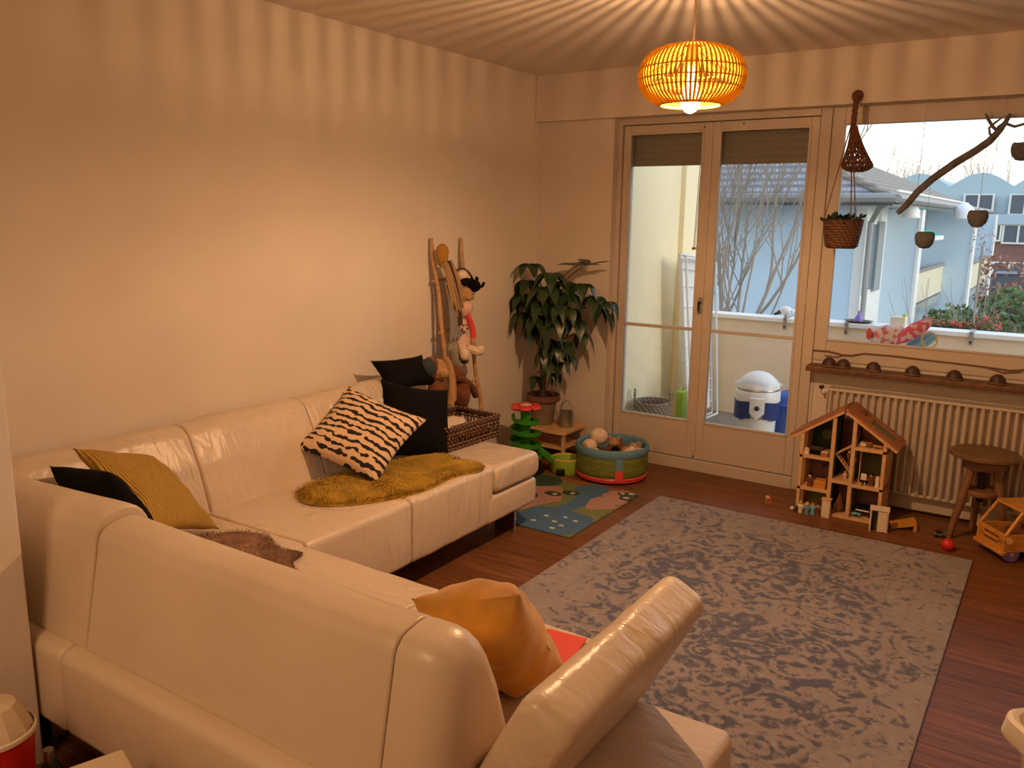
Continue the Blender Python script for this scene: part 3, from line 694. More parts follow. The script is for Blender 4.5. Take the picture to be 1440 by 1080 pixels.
def mat_print():
    m, nt, b = _nt('play_mat_print'); L = nt.links.new
    tc = N(nt, 'ShaderNodeTexCoord'); ob = tc.outputs['Object']
    no = N(nt, 'ShaderNodeTexNoise'); no.inputs['Scale'].default_value = 5; L(ob, no.inputs['Vector'])
    wob = N(nt, 'ShaderNodeVectorMath', operation='MULTIPLY_ADD'); wob.inputs[1].default_value = (.12, .12, 0); L(no.outputs['Color'], wob.inputs[0]); L(ob, wob.inputs[2])
    def blob(cx, cy, rx, ry, soft=.03, warp=True):
        mp = N(nt, 'ShaderNodeMapping', vector_type='POINT'); L(wob.outputs[0] if warp else ob, mp.inputs[0])
        off = .06 if warp else 0
        mp.inputs['Location'].default_value = (-(cx+off)/rx, -(cy+off)/ry, 0); mp.inputs['Scale'].default_value = (1/rx, 1/ry, 0)
        ln = N(nt, 'ShaderNodeVectorMath', operation='LENGTH'); L(mp.outputs[0], ln.inputs[0])
        r = N(nt, 'ShaderNodeMapRange'); r.inputs['From Min'].default_value = 1+soft; r.inputs['From Max'].default_value = 1-soft; L(ln.outputs['Value'], r.inputs['Value']); return r.outputs[0]
    cur = None
    def lay(fac, col):
        nonlocal cur
        x = N(nt, 'ShaderNodeMix', data_type='RGBA'); L(fac, x.inputs[0])
        if cur is None: x.inputs[6].default_value = (.17, .20, .06, 1)
        else: L(cur, x.inputs[6])
        x.inputs[7].default_value = (*col, 1); cur = x.outputs[2]
    # local frame: x right along the back wall, y towards the window, the mat about .8 x .84
    lay(blob(-.13, .02, .19, .24), (.42, .23, .16))            # pale pink island
    lay(blob(.30, .22, .10, .22), (.42, .24, .17))
    lay(blob(-.22, .29, .14, .13), (.03, .07, .04))
    lay(blob(.06, .42, .22, .06), (.28, .10, .03))
    lay(blob(.20, -.26, .22, .19), (.065, .15, .27))           # pond and stream
    lay(blob(.17, .06, .055, .30), (.065, .15, .27))
    lay(blob(.13, .33, .08, .14), (.065, .15, .27))
    lay(blob(-.22, -.34, .2, .10), (.10, .22, .26))
    for cx, cy in ((-.12, .02), (.06, .19), (-.02, .12)):
        lay(blob(cx, cy, .055, .04, .05, False), (.02, .045, .03)); lay(blob(cx+.012, cy, .014, .018, .1, False), (.55, .5, .42))
    for cx, cy in ((.14, -.22), (.24, -.18), (.28, -.30), (.12, -.32), (.22, -.27), (.31, -.20), (.26, -.36)):
        lay(blob(cx, cy, .016, .012, .1, False), (.55, .60, .62))
    for cx, cy in ((.33, .36), (.375, .30), (.37, .38)):
        lay(blob(cx, cy, .05, .04, .05), (.03, .07, .04)); lay(blob(cx-.01, cy, .02, .016, .1, False), (.6, .52, .45))
    v = N(nt, 'ShaderNodeTexNoise'); v.inputs['Scale'].default_value = 22; L(ob, v.inputs['Vector'])
    r = N(nt, 'ShaderNodeMapRange'); r.inputs['From Min'].default_value = .62; r.inputs['From Max'].default_value = .70; r.inputs['To Max'].default_value = .55; L(v.outputs['Fac'], r.inputs['Value']); lay(r.outputs[0], (.05, .08, .04))
    L(cur, b.inputs['Base Color']); b.inputs['Roughness'].default_value = .85
    return m
mb = MB(); mb.prism(roundpoly([(-.40, -.42), (.40, -.42), (.40, .42), (-.40, .42)], .008, 3), 'z', 0, .006)
o = mb.build('play_mat', mat_print(), smooth=False, bevel=.002); o.location = (.705, -.995, .0005); tag(o, "colourful children's play mat with a blue pond, beside the sofa end", 'mat')

# ------------------------------------------------------------------ pendant lamp
LX, LY = 1.845, -1.945
BZ = 2.018
lamp = thing('pendant_lamp', 'glowing round pendant lamp of orange ribs hanging from the ceiling', 'lamp', (LX, LY, H))
SA, SB, SC = .188, .106, 2.098
def shade_pt(t, a, k=1.):
    # t from the top opening to the bottom opening
    rr = SA*math.cos(t)**.62 if math.cos(t) > 0 else 0
    return V((LX+rr*k*math.cos(a), LY+rr*k*math.sin(a), SC+SB*math.sin(t)))
TT, TB = R(84), R(-65)
mb = MB(); NR = 68
for i in range(NR):
    a = 2*PI*i/NR
    path = [shade_pt(TT+(TB-TT)*q/14, a) for q in range(15)]
    mb.tube(path, [.0046 if q > 2 else .0028 for q in range(15)], 6)
shade = mb.build('shade', M['rib'], lamp)
for t, rr in ((TB, .0055), (TT, .005), (R(12), .0032), (R(-8), .0032), (R(-24), .0028)):
    mb = MB(); mb.tube([shade_pt(t, 2*PI*q/40, .985) for q in range(41)], rr, 6, cap=False); mb.build('hoop', M['rib'], shade)
mb = MB(); mb.tube([(LX, LY, H), (LX, LY, 2.20)], .0045, 8); mb.build('cord', M['cord'], lamp)
mb = MB(); mb.lathe([(.0, 0), (.045, 0), (.05, -.018), (.012, -.03), (0, -.03)], (LX, LY, H), 20); mb.build('ceiling_rose', M['white'], lamp)
mb = MB(); mb.lathe([(.004, 2.215), (.014, 2.21), (.019, 2.19), (.019, 2.12), (.016, 2.115), (0.001, 2.115)], (LX, LY, 0), 16); mb.build('socket', M['cord'], lamp)
mb = MB(); mb.lathe([(.013, 2.114), (.014, 2.10), (.02, 2.08), (.030, 2.055), (.034, 2.03), (.036, 2.012), (.034, 1.998), (.022, 1.980), (.010, 1.972), (.001, 1.970)], (LX, LY, 0), 24, cap=False); mb.build('bulb', M['bulb'], lamp)
for k in range(3):      # three points along the filament
    L = bpy.data.lights.new('filament_light', 'POINT'); L.energy = 27; L.color = (1, .565, .285); L.shadow_soft_size = .0086
    lo = bpy.data.objects.new('filament_light', L); lo.location = (LX, LY, BZ-.012+.012*k); COL.objects.link(lo)
# a second lit lamp in the rear of the room, behind the camera
L = bpy.data.lights.new('rear_room_light', 'AREA'); L.energy = 36; L.color = (1, .60, .31); L.size = 1.0
lo = bpy.data.objects.new('rear_room_light', L); lo.location = (1.7, -5.7, 2.42); lo.rotation_euler = (R(18), 0, R(4)); COL.objects.link(lo)

# the last low sunlight, along the facade
L = bpy.data.lights.new('low_sun', 'SUN'); L.energy = 1.5; L.color = (1, .90, .72); L.angle = R(24)
lo = bpy.data.objects.new('low_sun', L); lo.rotation_euler = V((1, -.16, .30)).to_track_quat('Z', 'Y').to_euler(); lo.location = (20, -2, 8); COL.objects.link(lo)

# ------------------------------------------------------------------ world
w = bpy.data.worlds.new('dusk_sky'); scene.world = w; w.use_nodes = True; nt = w.node_tree; bg = nt.nodes['Background']
tc = N(nt, 'ShaderNodeTexCoord'); sp = N(nt, 'ShaderNodeSeparateXYZ'); nt.links.new(tc.outputs['Generated'], sp.inputs[0])
rp = N(nt, 'ShaderNodeValToRGB'); e = rp.color_ramp.elements
e[0].position = .0; e[0].color = (.30, .32, .34, 1); e[1].position = 1; e[1].color = (.45, .62, .95, 1)
for p, cc in ((.485, (.35, .37, .38)), (.50, (1.0, .95, .84)), (.53, (1.0, .97, .92)), (.60, (.93, .97, 1.0)), (.75, (.62, .78, 1.0))):
    q = e.new(p); q.color = (*cc, 1)
ma = N(nt, 'ShaderNodeMath', operation='MULTIPLY_ADD'); ma.inputs[1].default_value = .5; ma.inputs[2].default_value = .5
nt.links.new(sp.outputs[2], ma.inputs[0]); nt.links.new(ma.outputs[0], rp.inputs[0]); nt.links.new(rp.outputs[0], bg.inputs[0]); bg.inputs[1].default_value = 1.7
scene.view_settings.view_transform = 'Standard'
scene.view_settings.look = 'None'
scene.view_settings.exposure = 0
scene.cycles.max_bounces = 10; scene.cycles.transparent_max_bounces = 16; scene.cycles.diffuse_bounces = 6
scene.cycles.sample_clamp_indirect = 6; scene.cycles.caustics_reflective = False; scene.cycles.caustics_refractive = False

# ------------------------------------------------------------------ ladder with soft toys
lad = thing('rustic_ladder', 'rustic branch ladder leaning on the left wall, hung with soft toys', 'ladder', (.2, -1.04, 0))
def pole(y, yb):
    pts = []
    for i in range(15):
        t = i/14; pts.append(V((.245-.222*t+.004*math.sin(i*1.9+y), yb+(y-yb)*t+.006*math.sin(i*1.3+y*5), 1.47*t+.0)))
    mb = MB(); mb.tube(pts, [.015-.004*i/14+.0022*math.sin(i*2.7+y) for i in range(15)], 9)
    for i in (3, 6, 8, 10, 12): mb.ball(pts[i]+V((0, .006, 0)), (.013, .014, .011), 8)
    return mb
for y, yb in ((-1.176, -1.178), (-.905, -.90)): pole(y, yb).build('ladder_pole', M['wood'], lad)
for k, z in enumerate((.28, .62, .95, 1.24)):
    x = .245-.222*z/1.47
    mb = MB(); mb.tube([(x-.004, -1.20, z-.01), (x, -1.04, z+.004), (x-.004, -.885, z+.01)], .009, 8); mb.build('rung', M['wood'], lad)

def toy(name, label, cat, parts, group=None, k=1.):
    """soft toy from balls and limbs, each named part one mesh"""
    p0 = parts[0][1][0]; loc = V(p0[1])
    t = thing(name, label, cat, loc, group=group)
    for nm, shapes, mt in parts:
        mb = MB()
        for s in shapes:
            g = lambda p: loc+(V(p)-loc)*k; h = lambda r: tuple(x*k for x in r) if isinstance(r, (tuple, list)) else r*k
            if s[0] == 'b': mb.ball(g(s[1]), h(s[2]), 12)
            else: mb.tube([g(p) for p in s[1]], h(s[2]), 8)
        mb.build(nm, mt, t)
    return t
def sp_(px, py, x=.16): return at_depth(px, py, 'x', x)
# mustard headed yarn horse with long strands
c = sp_(622, 358, .10)
t = thing('yarn_toy', 'mustard round-headed yarn toy with long grey-brown strands on the ladder', 'soft toy', c)
mb = MB(); mb.lathe([(.004, -.075), (.022, -.06), (.034, -.02), (.038, .02), (.030, .045), (.014, .058), (.001, .062)], c, 16); mb.build('head', M['mustardplush'], t)
rg = random.Random(3)
for mtk, n, off in (('yarntan', 14, 0), ('yarndark', 5, .25), ('yarngrey', 17, .45)):
    mb = MB()
    for i in range(n):
        u = (i+.5)/n-.5
        top = c+V((.01+.02*rg.random(), -.035+.085*(u+.5), -.035-.0*off))
        y1 = .125*(u+.40)
        b = c+V((.05+.03*rg.random(), y1+.012, -.26-.30*off-.10*rg.random()))
        if mtk == 'yarngrey': top = c+V((.03, -.01+.12*(u+.5), -.17)); b = c+V((.065, -.02+.13*(u+.5)+.01, -.46-.03*rg.random()))
        md = top.lerp(b, .35)+V((.025, .012, 0)); mb.tube(bez(top, md, b, 8), .0085, 6)
    mb.build('strands', M[mtk], t)
# black cat
c = sp_(667, 402, .13); e = V((0, .03, 0))
toy('plush_cat', 'small black plush cat hanging by a cord at the right pole of the ladder', 'soft toy', [
    ('head', [('b', c, (.035, .036, .032)), ('b', c+V((0, -.022, .032)), (.01, .010, .016)), ('b', c+V((0, .022, .032)), (.01, .010, .016))], M['black']),
    ('tail', [('t', bez(c+V((0, .03, 0)), c+V((0, .07, -.02)), c+V((0, .085, .012)), 6), .008)], M['black']),
    ('loop', [('t', bez(c+V((0, -.01, .03)), c+V((-.02, -.05, .12)), c+V((-.06, -.09, .07)), 8), .006)], M['yarndark'])], k=1.15)
c = sp_(650, 395, .13)
toy('plush_panda', 'black and white plush head tucked behind the black cat on the ladder', 'soft toy', [
    ('head', [('b', c+V((0, 0, .03)), (.03, .035, .03))], M['cream']),
    ('snout', [('b', c+V((.022, 0, .0)), (.025, .036, .022))], M['black'])], k=1.15)
c = sp_(651, 424, .14)
toy('plush_pig', 'dusty pink plush pig in the middle of the ladder', 'soft toy', [
    ('body', [('b', c+V((0, 0, -.03)), (.045, .05, .05))], M['pinkwhite']),
    ('head', [('b', c+V((.01, -.005, .025)), (.038, .042, .036)), ('b', c+V((.04, -.01, .015)), (.016, .018, .014))], M['tanplush']),
    ('ear', [('b', c+V((.005, .05, .01)), (.012, .025, .016))], M['tanplush']),
    ('ear', [('b', c+V((.005, -.045, .015)), (.012, .022, .016))], M['tanplush'])], k=1.3)
c = sp_(648, 466, .15)
toy('plush_doll', 'pale pink plush doll with white feet and a red scarf on the ladder', 'soft toy', [
    ('head', [('b', c+V((.0, -.005, .035)), (.036, .036, .04)), ('b', c+V((.034, -.01, .02)), (.014, .016, .013))], M['pinkwhite']),
    ('eye', [('b', c+V((.034, .0, .040)), .005)], M['dark']), ('eye', [('b', c+V((.034, -.022, .040)), .005)], M['dark']), ('nose', [('b', c+V((.047, -.01, .024)), .006)], M['dark']),
    ('body', [('b', c+V((0, .0, -.055)), (.045, .05, .055))], M['pinkwhite']),
    ('scarf', [('t', bez(c+V((.02, .025, .09)), c+V((.035, .055, .03)), c+V((.035, .06, -.03)), 8), .017)], M['coral']),
    ('leg', [('t', bez(c+V((.02, -.02, -.07)), c+V((.05, -.05, -.07)), c+V((.065, -.06, -.10)), 6), .022), ('b', c+V((.07, -.06, -.10)), (.026, .026, .03))], M['cream']),
    ('leg', [('t', bez(c+V((.02, .02, -.08)), c+V((.05, .04, -.09)), c+V((.065, .06, -.10)), 6), .022), ('b', c+V((.068, .075, -.095)), (.024, .035, .026))], M['cream'])], k=1.15)
c = sp_(634, 498, .15)
toy('plush_rabbit', 'grey plush animal with long hanging legs below the pink doll on the ladder', 'soft toy', [
    ('body', [('b', c+V((0, .02, .02)), (.035, .045, .05))], M['greyplush']),
    ('leg', [('t', [c+V((.02, -.005, .03)), c+V((.03, .005, -.04)), c+V((.035, .022, -.085))], [.022, .026, .020]), ('b', c+V((.035, .024, -.09)), .021)], M['greyplush']),
    ('leg', [('t', [c+V((.02, .05, .03)), c+V((.025, .065, .0)), c+V((.03, .075, -.03))], [.024, .028, .022])], M['greyplush']),
    ('foot', [('b', c+V((.03, .078, -.04)), (.02, .024, .014))], M['yarndark'])], k=1.15)
c = sp_(616, 520, .24)
toy('plush_monkey', 'tan and brown plush monkey hanging over the end of the backrest', 'soft toy', [
    ('head', [('b', c, (.042, .042, .048)), ('b', c+V((.03, 0, -.012)), (.022, .028, .022))], M['tanplush']),
    ('hood', [('b', c+V((-.015, -.03, .01)), (.04, .036, .05))], M['brownplush']),
    ('body', [('b', c+V((-.005, .0, -.09)), (.04, .05, .055))], M['brownplush']),
    ('arm', [('t', bez(c+V((.02, .03, .05)), c+V((.05, .045, -.04)), c+V((.045, .025, -.145)), 8), [.013, .013, .013, .013, .013, .014, .015, .017, .018])], M['tanplush']),
    ('arm', [('t', bez(c+V((.01, .055, .03)), c+V((.03, .075, -.05)), c+V((.03, .065, -.14)), 8), .014)], M['tanplush']),
    ('foot', [('b', c+V((.05, -.055, -.145)), (.022, .018, .018))], M['pinkwhite'])], k=1.3)
c = sp_(648, 545, .20)
toy('plush_dog', 'dark red-brown plush with a long stretched arm at the foot of the ladder', 'soft toy', [
    ('body', [('b', c+V((0, .0, -.03)), (.045, .045, .075))], M['brownplush']),
    ('head', [('b', c+V((0, -.04, .06)), (.036, .036, .04))], M['brownplush']),
    ('arm', [('t', bez(c+V((.02, -.06, .05)), c+V((.03, .03, .03)), c+V((.01, .10, -.06)), 10), .016)], M['brownplush']),
    ('arm', [('t', bez(c+V((-.02, -.05, .09)), c+V((-.02, .02, .08)), c+V((-.02, .05, .01)), 10), .013)], M['yarndark'])], k=1.3)

# ------------------------------------------------------------------ wicker tray on the flat arm pad
bx = V((.40, -1.47, .418))
tray = thing('wicker_tray', 'rectangular open-weave wicker tray on the folded arm of the sofa', 'tray', bx, rz=R(-3))
bw, bl_, bh = .30, .42, .115
mb = MB(); mb.box(-bw/2, bw/2, -bl_/2, bl_/2, 0, .012); mb.build('base', M['wicker'], tray, local=True, bevel=.003)
mb = MB()
def loopz(z, k=1.):
    return [(sx*bw/2*k, sy*bl_/2*k, z) for sx, sy in ((-1, -1), (1, -1), (1, 1), (-1, 1), (-1, -1))]
mb = MB()
for a, b in zip(loopz(bh)[:-1], loopz(bh)[1:]): mb.tube([a, b], .013, 8)
mb.build('rim', M['wicker'], tray, local=True)
mb = MB()
for a, b in zip(loopz(0)[:-1], loopz(0)[1:]):
    a, b = V(a), V(b); n = int((b-a).length/.022)
    for z in (.012, .03, .085, .10): mb.tube([a+V((0, 0, z)), b+V((0, 0, z))], .0055, 6)
    for i in range(n+1):
        p = a.lerp(b, i/n); q = a.lerp(b, min(1, (i+.9)/n)); mb.tube([p, (p+q)/2+V((0, 0, bh*.5)), q+V((0, 0, bh))] if i % 2 else [q, (p+q)/2+V((0, 0, bh*.5)), p+V((0, 0, bh))], .0045, 5)
mb.build('weave', M['wicker'], tray, local=True)
mb = MB()
for i in range(7):
    p = V((rnd.uniform(-.09, .1), -.19+.055*i, .03)); mb.cur = i % 3
    mb.ball(p, (.045, .035, .035), 10, rot=Euler((rnd.random(), rnd.random(), rnd.random()*3)).to_matrix())
items = [('b', M['cardcream'], (-.05, .02, .085), (.075, .12, .02)), ('b', M['cream'], (.09, -.15, .095), (.03, .035, .025)), ('b', M['yellow'], (.08, .04, .07), (.03, .04, .03)), ('b', M['tanplush'], (-.08, -.13, .06), (.05, .045, .045)), ('b', M['pinkwhite'], (.06, .14, .05), (.05, .045, .04))]
nm = [('paper_bundle', 'crumpled cream paper lying on top inside the wicker tray', 'paper'), ('soft_ball', 'small white ball at the near corner of the wicker tray', 'ball'), ('toy_block', 'yellow toy block showing through the wicker tray', 'toy block'), ('soft_ball', 'tan soft ball low inside the wicker tray', 'ball'), ('soft_ball', 'dusty pink soft ball at the far end of the wicker tray', 'ball')]
for (k, mt, p, r), (n1, l1, c1) in zip(items, nm):
    mb = MB(); W = Matrix.Translation(bx) @ Matrix.Rotation(R(-3), 4, 'Z'); q = W @ V(p)
    mb.ball(q, r, 16)
    if n1 == 'paper_bundle':
        mb.v = [v_+V((0, 0, .018*noise.noise(v_*22))) + V((.01*noise.noise(v_*16+V((5, 0, 0))), 0, 0)) for v_ in mb.v]
    if n1 == 'toy_block':
        mb = MB(); mb.box(q.x-.025, q.x+.025, q.y-.035, q.y+.035, q.z-.04, q.z+.015)
    solo(mb, n1, l1, c1, mt, bevel=.004 if n1 == 'toy_block' else 0)

# ------------------------------------------------------------------ plant on its low stand in the corner
st = thing('plant_stand', 'low wooden stand with a shelf in the corner, under the potted tree', 'stand', (.255, -.22, 0))
mb = MB(); mb.box(.06, .455, -.36, -.06, .205, .228); mb.build('top', M['lightwood'], st, smooth=False, bevel=.004)
mb = MB(); mb.box(.08, .435, -.34, -.08, .10, .114); mb.build('shelf', M['lightwood'], st, smooth=False, bevel=.003)
for x in (.075, .425):
    for y in (-.345, -.09):
        mb = MB(); mb.box(x, x+.022, y, y+.022, 0, .205); mb.build('leg', M['lightwood'], st, smooth=False, bevel=.002)
pc = V((.20, -.215, .2285))
pl = thing('potted_plant', 'tall potted tree with drooping dark green leaves in the room corner', 'plant', pc)
mb = MB(); mb.lathe([(.001, 0), (.072, 0), (.095, .165), (.097, .17), (.090, .172), (.086, .15), (.001, .15)], pc, 28, cap=False); mb.build('pot', M['potclay'], pl)
mb = MB(); mb.lathe([(.112, .158), (.118, .165), (.115, .20), (.106, .20), (.104, .168)], pc, 28, cap=False); pot2 = mb.build('pot_rim', M['terracotta'], pl)
mb = MB(); mb.lathe([(.105, .182), (.06, .188), (.001, .19)], pc, 20, cap=False); mb.build('soil', M['soil'], pl)
trunk = [pc+V((0, 0, .17)), pc+V((.012, -.01, .30)), pc+V((.02, .0, .45)), pc+V((.03, .0, .62)), pc+V((.02, -.01, .80)), pc+V((.045, .0, .93))]
mb = MB(); mb.tube(trunk, [.016, .014, .012, .010, .008, .006], 8)
mb.tube([pc+V((-.02, 0, .17)), pc+V((-.02, .01, .35)), pc+V((-.03, -.01, .6)), pc+V((-.06, -.02, .8))], [.012, .01, .008, .006], 8)
branches = []
def cluster(p, az, n, ln, droop, mbk, sz=1., hang=.5):
    for i in range(n):
        a = az+2*PI*i/n+rnd.uniform(-.25, .25); L_ = ln*rnd.uniform(.85, 1.25); w_ = L_*.205*sz
        d = V((math.cos(a), math.sin(a), 0)); s_ = V((-d.y, d.x, 0))
        prev = None; vs = []; fs = []
        m = 8
        for k in range(m+1):
            t = k/m; q = p+d*L_*(t*(1-.30*droop*t))+V((0, 0, L_*(.16*t-droop*t*t)))
            ww = w_*math.sin(PI*min(1, t*1.02+.02))**.8*(1 if t < .6 else 1-.3*(t-.6))
            vs += [q-s_*ww+V((0, 0, ww*.25)), q, q+s_*ww+V((0, 0, ww*.25))]
        for k in range(m):
            b = k*3; fs += [(b, b+1, b+4, b+3), (b+1, b+2, b+5, b+4)]
        mbk.add(vs, fs)
lv = MB()
tips = [  # photograph positions of the leaf rosettes and how far each hangs
    (745, 372, -.30, 7, .15, .75), (775, 385, -.33, 6, .16, .8), (812, 374, -.22, 5, .145, .12), (735, 415, -.28, 7, .17, 1.0), (770, 405, -.38, 7, .18, .8),
    (800, 415, -.30, 7, .16, .9), (838, 418, -.18, 7, .15, 1.0), (856, 425, -.16, 6, .13, 1.15), (755, 445, -.36, 7, .16, 1.1), (785, 445, -.38, 7, .14, 1.1), (748, 460, -.28, 6, .15, 1.15),
    (812, 450, -.24, 6, .13, 1.1), (770, 478, -.36, 6, .12, 1.1), (795, 482, -.34, 6, .12, 1.1), (776, 506, -.34, 6, .11, 1.2), (790, 510, -.28, 5, .10, 1.1), (752, 530, -.26, 5, .10, 1.2), (772, 425, -.2, 7, .16, .8), (792, 398, -.22, 6, .16, .6), (818, 470, -.2, 5, .12, 1.2), (742, 395, -.24, 6, .15, 1.1), (788, 430, -.40, 7, .14, 1.0), (760, 425, -.40, 7, .14, 1.1), (775, 458, -.42, 7, .13, 1.1), (803, 435, -.40, 6, .13, 1.2), (785, 490, -.40, 6, .11, 1.2), (765, 495, -.36, 6, .11, 1.2), (800, 500, -.30, 5, .10, 1.2), (846, 430, -.20, 6, .13, 1.2), (820, 400, -.26, 6, .14, 1.0), (735, 440, -.30, 5, .14, 1.2), (782, 525, -.28, 5, .09, 1.2), (828, 372, -.22, 3, .15, .0)]
for px, py, y, n, ln, dr in tips:
    p = at_depth(px, py, 'y', y)
    zt = max(pc.z+.25, p.z-.12); k = min(range(len(trunk)-1), key=lambda q: abs(trunk[q].z-zt)); b = trunk[k]
    mb.tube(bez(b, b.lerp(p, .5)+V((0, 0, .09)), p, 8), [.005]*3+[.004]*3+[.003]*3, 6)
    cluster(p, rnd.random()*6, n, ln*.95, dr, lv, 1.2)
mb.build('stem', M['stem'], pl)
for v_ in lv.v: v_.x = max(v_.x, .012); v_.y = min(v_.y, -.012)
o = lv.build('leaves', M['leaf'], pl, angle=180)
# watering can on the stand
wc = V((.375, -.20, .2285))
can = thing('watering_can', 'small zinc can with a hoop handle on the plant stand', 'watering can', wc)
mb = MB(); mb.lathe([(.001, 0), (.046, 0), (.048, .004), (.046, .10), (.048, .104), (.043, .104), (.042, .012), (.001, .010)], wc, 24, cap=False); mb.build('body', M['tin'], can)
mb = MB(); mb.tube([wc+V((.044*math.cos(q), 0, .10+.075*math.sin(q))) for q in [PI*i/12 for i in range(13)]], .004, 8); mb.build('handle', M['tin'], can)
mb = MB(); mb.tube([wc+V((-.04, 0, .03)), wc+V((-.075, 0, .07)), wc+V((-.085, 0, .10))], [.012, .008, .008], 8); mb.build('spout', M['tin'], can)

# ------------------------------------------------------------------ ball-run toy
bc = V((.31, -.60, .0))
br = thing('ball_run_toy', "green toddler ball-run tower with a red flower top, behind the sofa end", 'toy', bc)
mb = MB(); mb.tube([bc+V((0, 0, .06)), bc+V((0, 0, .40))], .032, 14); mb.build('column', M['green'], br)
for z, r in ((.345, .088), (.275, .096), (.205, .104), (.14, .112)):
    mb = MB()
    # a spiral saucer
    vs = []; fs = []; k = 30
    for i in range(k+1):
        a = 2*PI*i/k*1.0+z*9; dz = -.05*i/k
        for rr, h in ((.022, .0), (r*.75, -.008), (r, .002), (r+.004, .028), (r-.003, .028), (r-.008, .004)):
            vs.append(bc+V((rr*math.cos(a), rr*math.sin(a), z+h+dz)))
    for i in range(k):
        for j in range(5): b = i*6+j; fs.append((b, b+1, b+7, b+6))
    mb.add(vs, fs); mb.build('spiral_track', M['green'], br)
fl = MB()
for i in range(6):
    a = 2*PI*i/6; q = bc+V((.062*math.cos(a), .062*math.sin(a), .425)); fl.ball(q, (.042, .042, .018), 12)
fl.lathe([(.03, .395), (.07, .41), (.09, .43), (.06, .437), (.001, .425)], bc, 24, cap=False)
flo = fl.build('flower_top', M['coral'], br)
mb = MB(); mb.lathe([(.001, .446), (.03, .444), (.038, .437)], bc, 18, cap=False); mb.build('flower_centre', M['pinkwhite'], flo)
for i in range(6):
    a = 2*PI*(i+.5)/6; mb = MB(); mb.ball(bc+V((.05*math.cos(a), .05*math.sin(a), .437)), (.014, .014, .006), 10); mb.build('flower_hole', M['red'], flo)
dv = V((.72, .62, 0)).normalized(); sv = V((-dv.y, dv.x, 0))
mb = MB()
vs = []; fs = []
for i in range(9):
    t = i/8; p = bc+dv*(.06+.15*t)+V((0, 0, .17-.13*t**.8))
    for w_, h in ((-.05, .035), (-.045, .0), (.045, .0), (.05, .035), (.042, .035), (.038, .008), (-.038, .008), (-.042, .035)): vs.append(p+sv*w_+V((0, 0, h)))
for i in range(8):
    for j in range(8): fs.append((i*8+j, i*8+(j+1) % 8, (i+1)*8+(j+1) % 8, (i+1)*8+j))
mb.add(vs, fs); mb.build('slide', M['green'], br)
mb = MB(); mb.lathe([(.001, .0), (.12, 0), (.125, .02), (.11, .065), (.03, .07)], bc, 30, cap=False); mb.build('base', M['dark'], br)
tcn = bc+dv*.265
mb = MB(); mb.lathe([(.055, .006), (.092, .0), (.098, .02), (.096, .085), (.088, .09), (.082, .07), (.075, .03), (.001, .025)], tcn, 28, cap=False); mb.build('catch_bowl', M['lime'], br)
mb = MB(); mb.lathe([(.096, .084), (.098, .093), (.088, .096), (.085, .088)], tcn, 28, cap=False); mb.build('bowl_rim', M['yellow'], br)
mb = MB(); mb.tube([tcn+V((.02, -.096, .0)), tcn+V((.02, -.1, .04))], [.028, .026], 12); mb.build('opening', M['dark'], br)

# ------------------------------------------------------------------ fabric tub of toys
tc_ = V((.79, -.335, .007)); TR_ = .225
tub = thing('fabric_tub', 'round blue, green and red fabric tub full of toys by the balcony door', 'tub', tc_)
mb = MB(); mb.lathe([(.19, .012), (TR_*.97, .03), (TR_*1.02, .06), (TR_*.985, .09), (TR_*1.01, .12), (TR_*.98, .16)], tc_, 48, cap=False); mb.build('side', M['tubgreen'], tub)
mb = MB(); mb.lathe([(TR_*.975, .150), (TR_*1.02, .165), (TR_*1.03, .195), (TR_*.98, .212), (TR_*.92, .20), (TR_*.90, .12), (TR_*.9, .03), (.001, .025)], tc_, 48, cap=False); mb.build('rim', M['tubblue'], tub)
mb = MB(); mb.lathe([(.001, .0), (.19, .0), (TR_*.985, .008), (TR_*1.0, .028), (TR_*.96, .040)], tc_, 48, cap=False); mb.build('bottom_band', M['coral'], tub)
mb = MB()
for i in range(9):
    a0 = R(-52)+R(14)*i/8
vs = []; fs = []
for i in range(7):
    a = R(-58)+R(12)*i/6
    for rr, z in ((1.035, .03), (1.045, .10), (1.04, .165)): vs.append(tc_+V((TR_*rr*math.cos(a), TR_*rr*math.sin(a), z)))
for i in range(6):
    for j in range(2): b = i*3+j; fs.append((b, b+1, b+4, b+3))
mb.add(vs, fs); stp = mb.build('strap', M['tubblue'], tub)
mb = MB(); vs = [v_.copy() for v_ in vs]; vs = [V((tc_.x+(v_.x-tc_.x)*1.006, tc_.y+(v_.y-tc_.y)*1.006, tc_.z+(v_.z-tc_.z)*.55)) for v_ in vs]; mb.add(vs, fs); mb.build('strap_end', M['coral'], tub)
T0 = tc_
def ts(dx, dy, z): return T0+V((dx, dy, z))
toy('plush_bear', 'white plush toy with a round head leaning out of the fabric tub', 'soft toy', [
    ('body', [('b', ts(-.10, -.11, .195), (.05, .045, .045))], M['cream']), ('head', [('b', ts(-.065, -.06, .25), (.058, .055, .052))], M['cream']), ('muzzle', [('b', ts(-.115, -.145, .197), (.024, .018, .022))], M['tanplush'])])
toy('teddy_bear', 'small brown teddy sitting in the middle of the fabric tub', 'soft toy', [
    ('body', [('b', ts(.02, -.02, .15), (.06, .055, .055))], M['brownplush']), ('head', [('b', ts(.02, -.02, .215), (.036, .036, .032))], M['tanplush']), ('ear', [('b', ts(-.01, -.02, .245), .012)], M['tanplush']), ('ear', [('b', ts(.05, -.02, .245), .012)], M['tanplush'])])
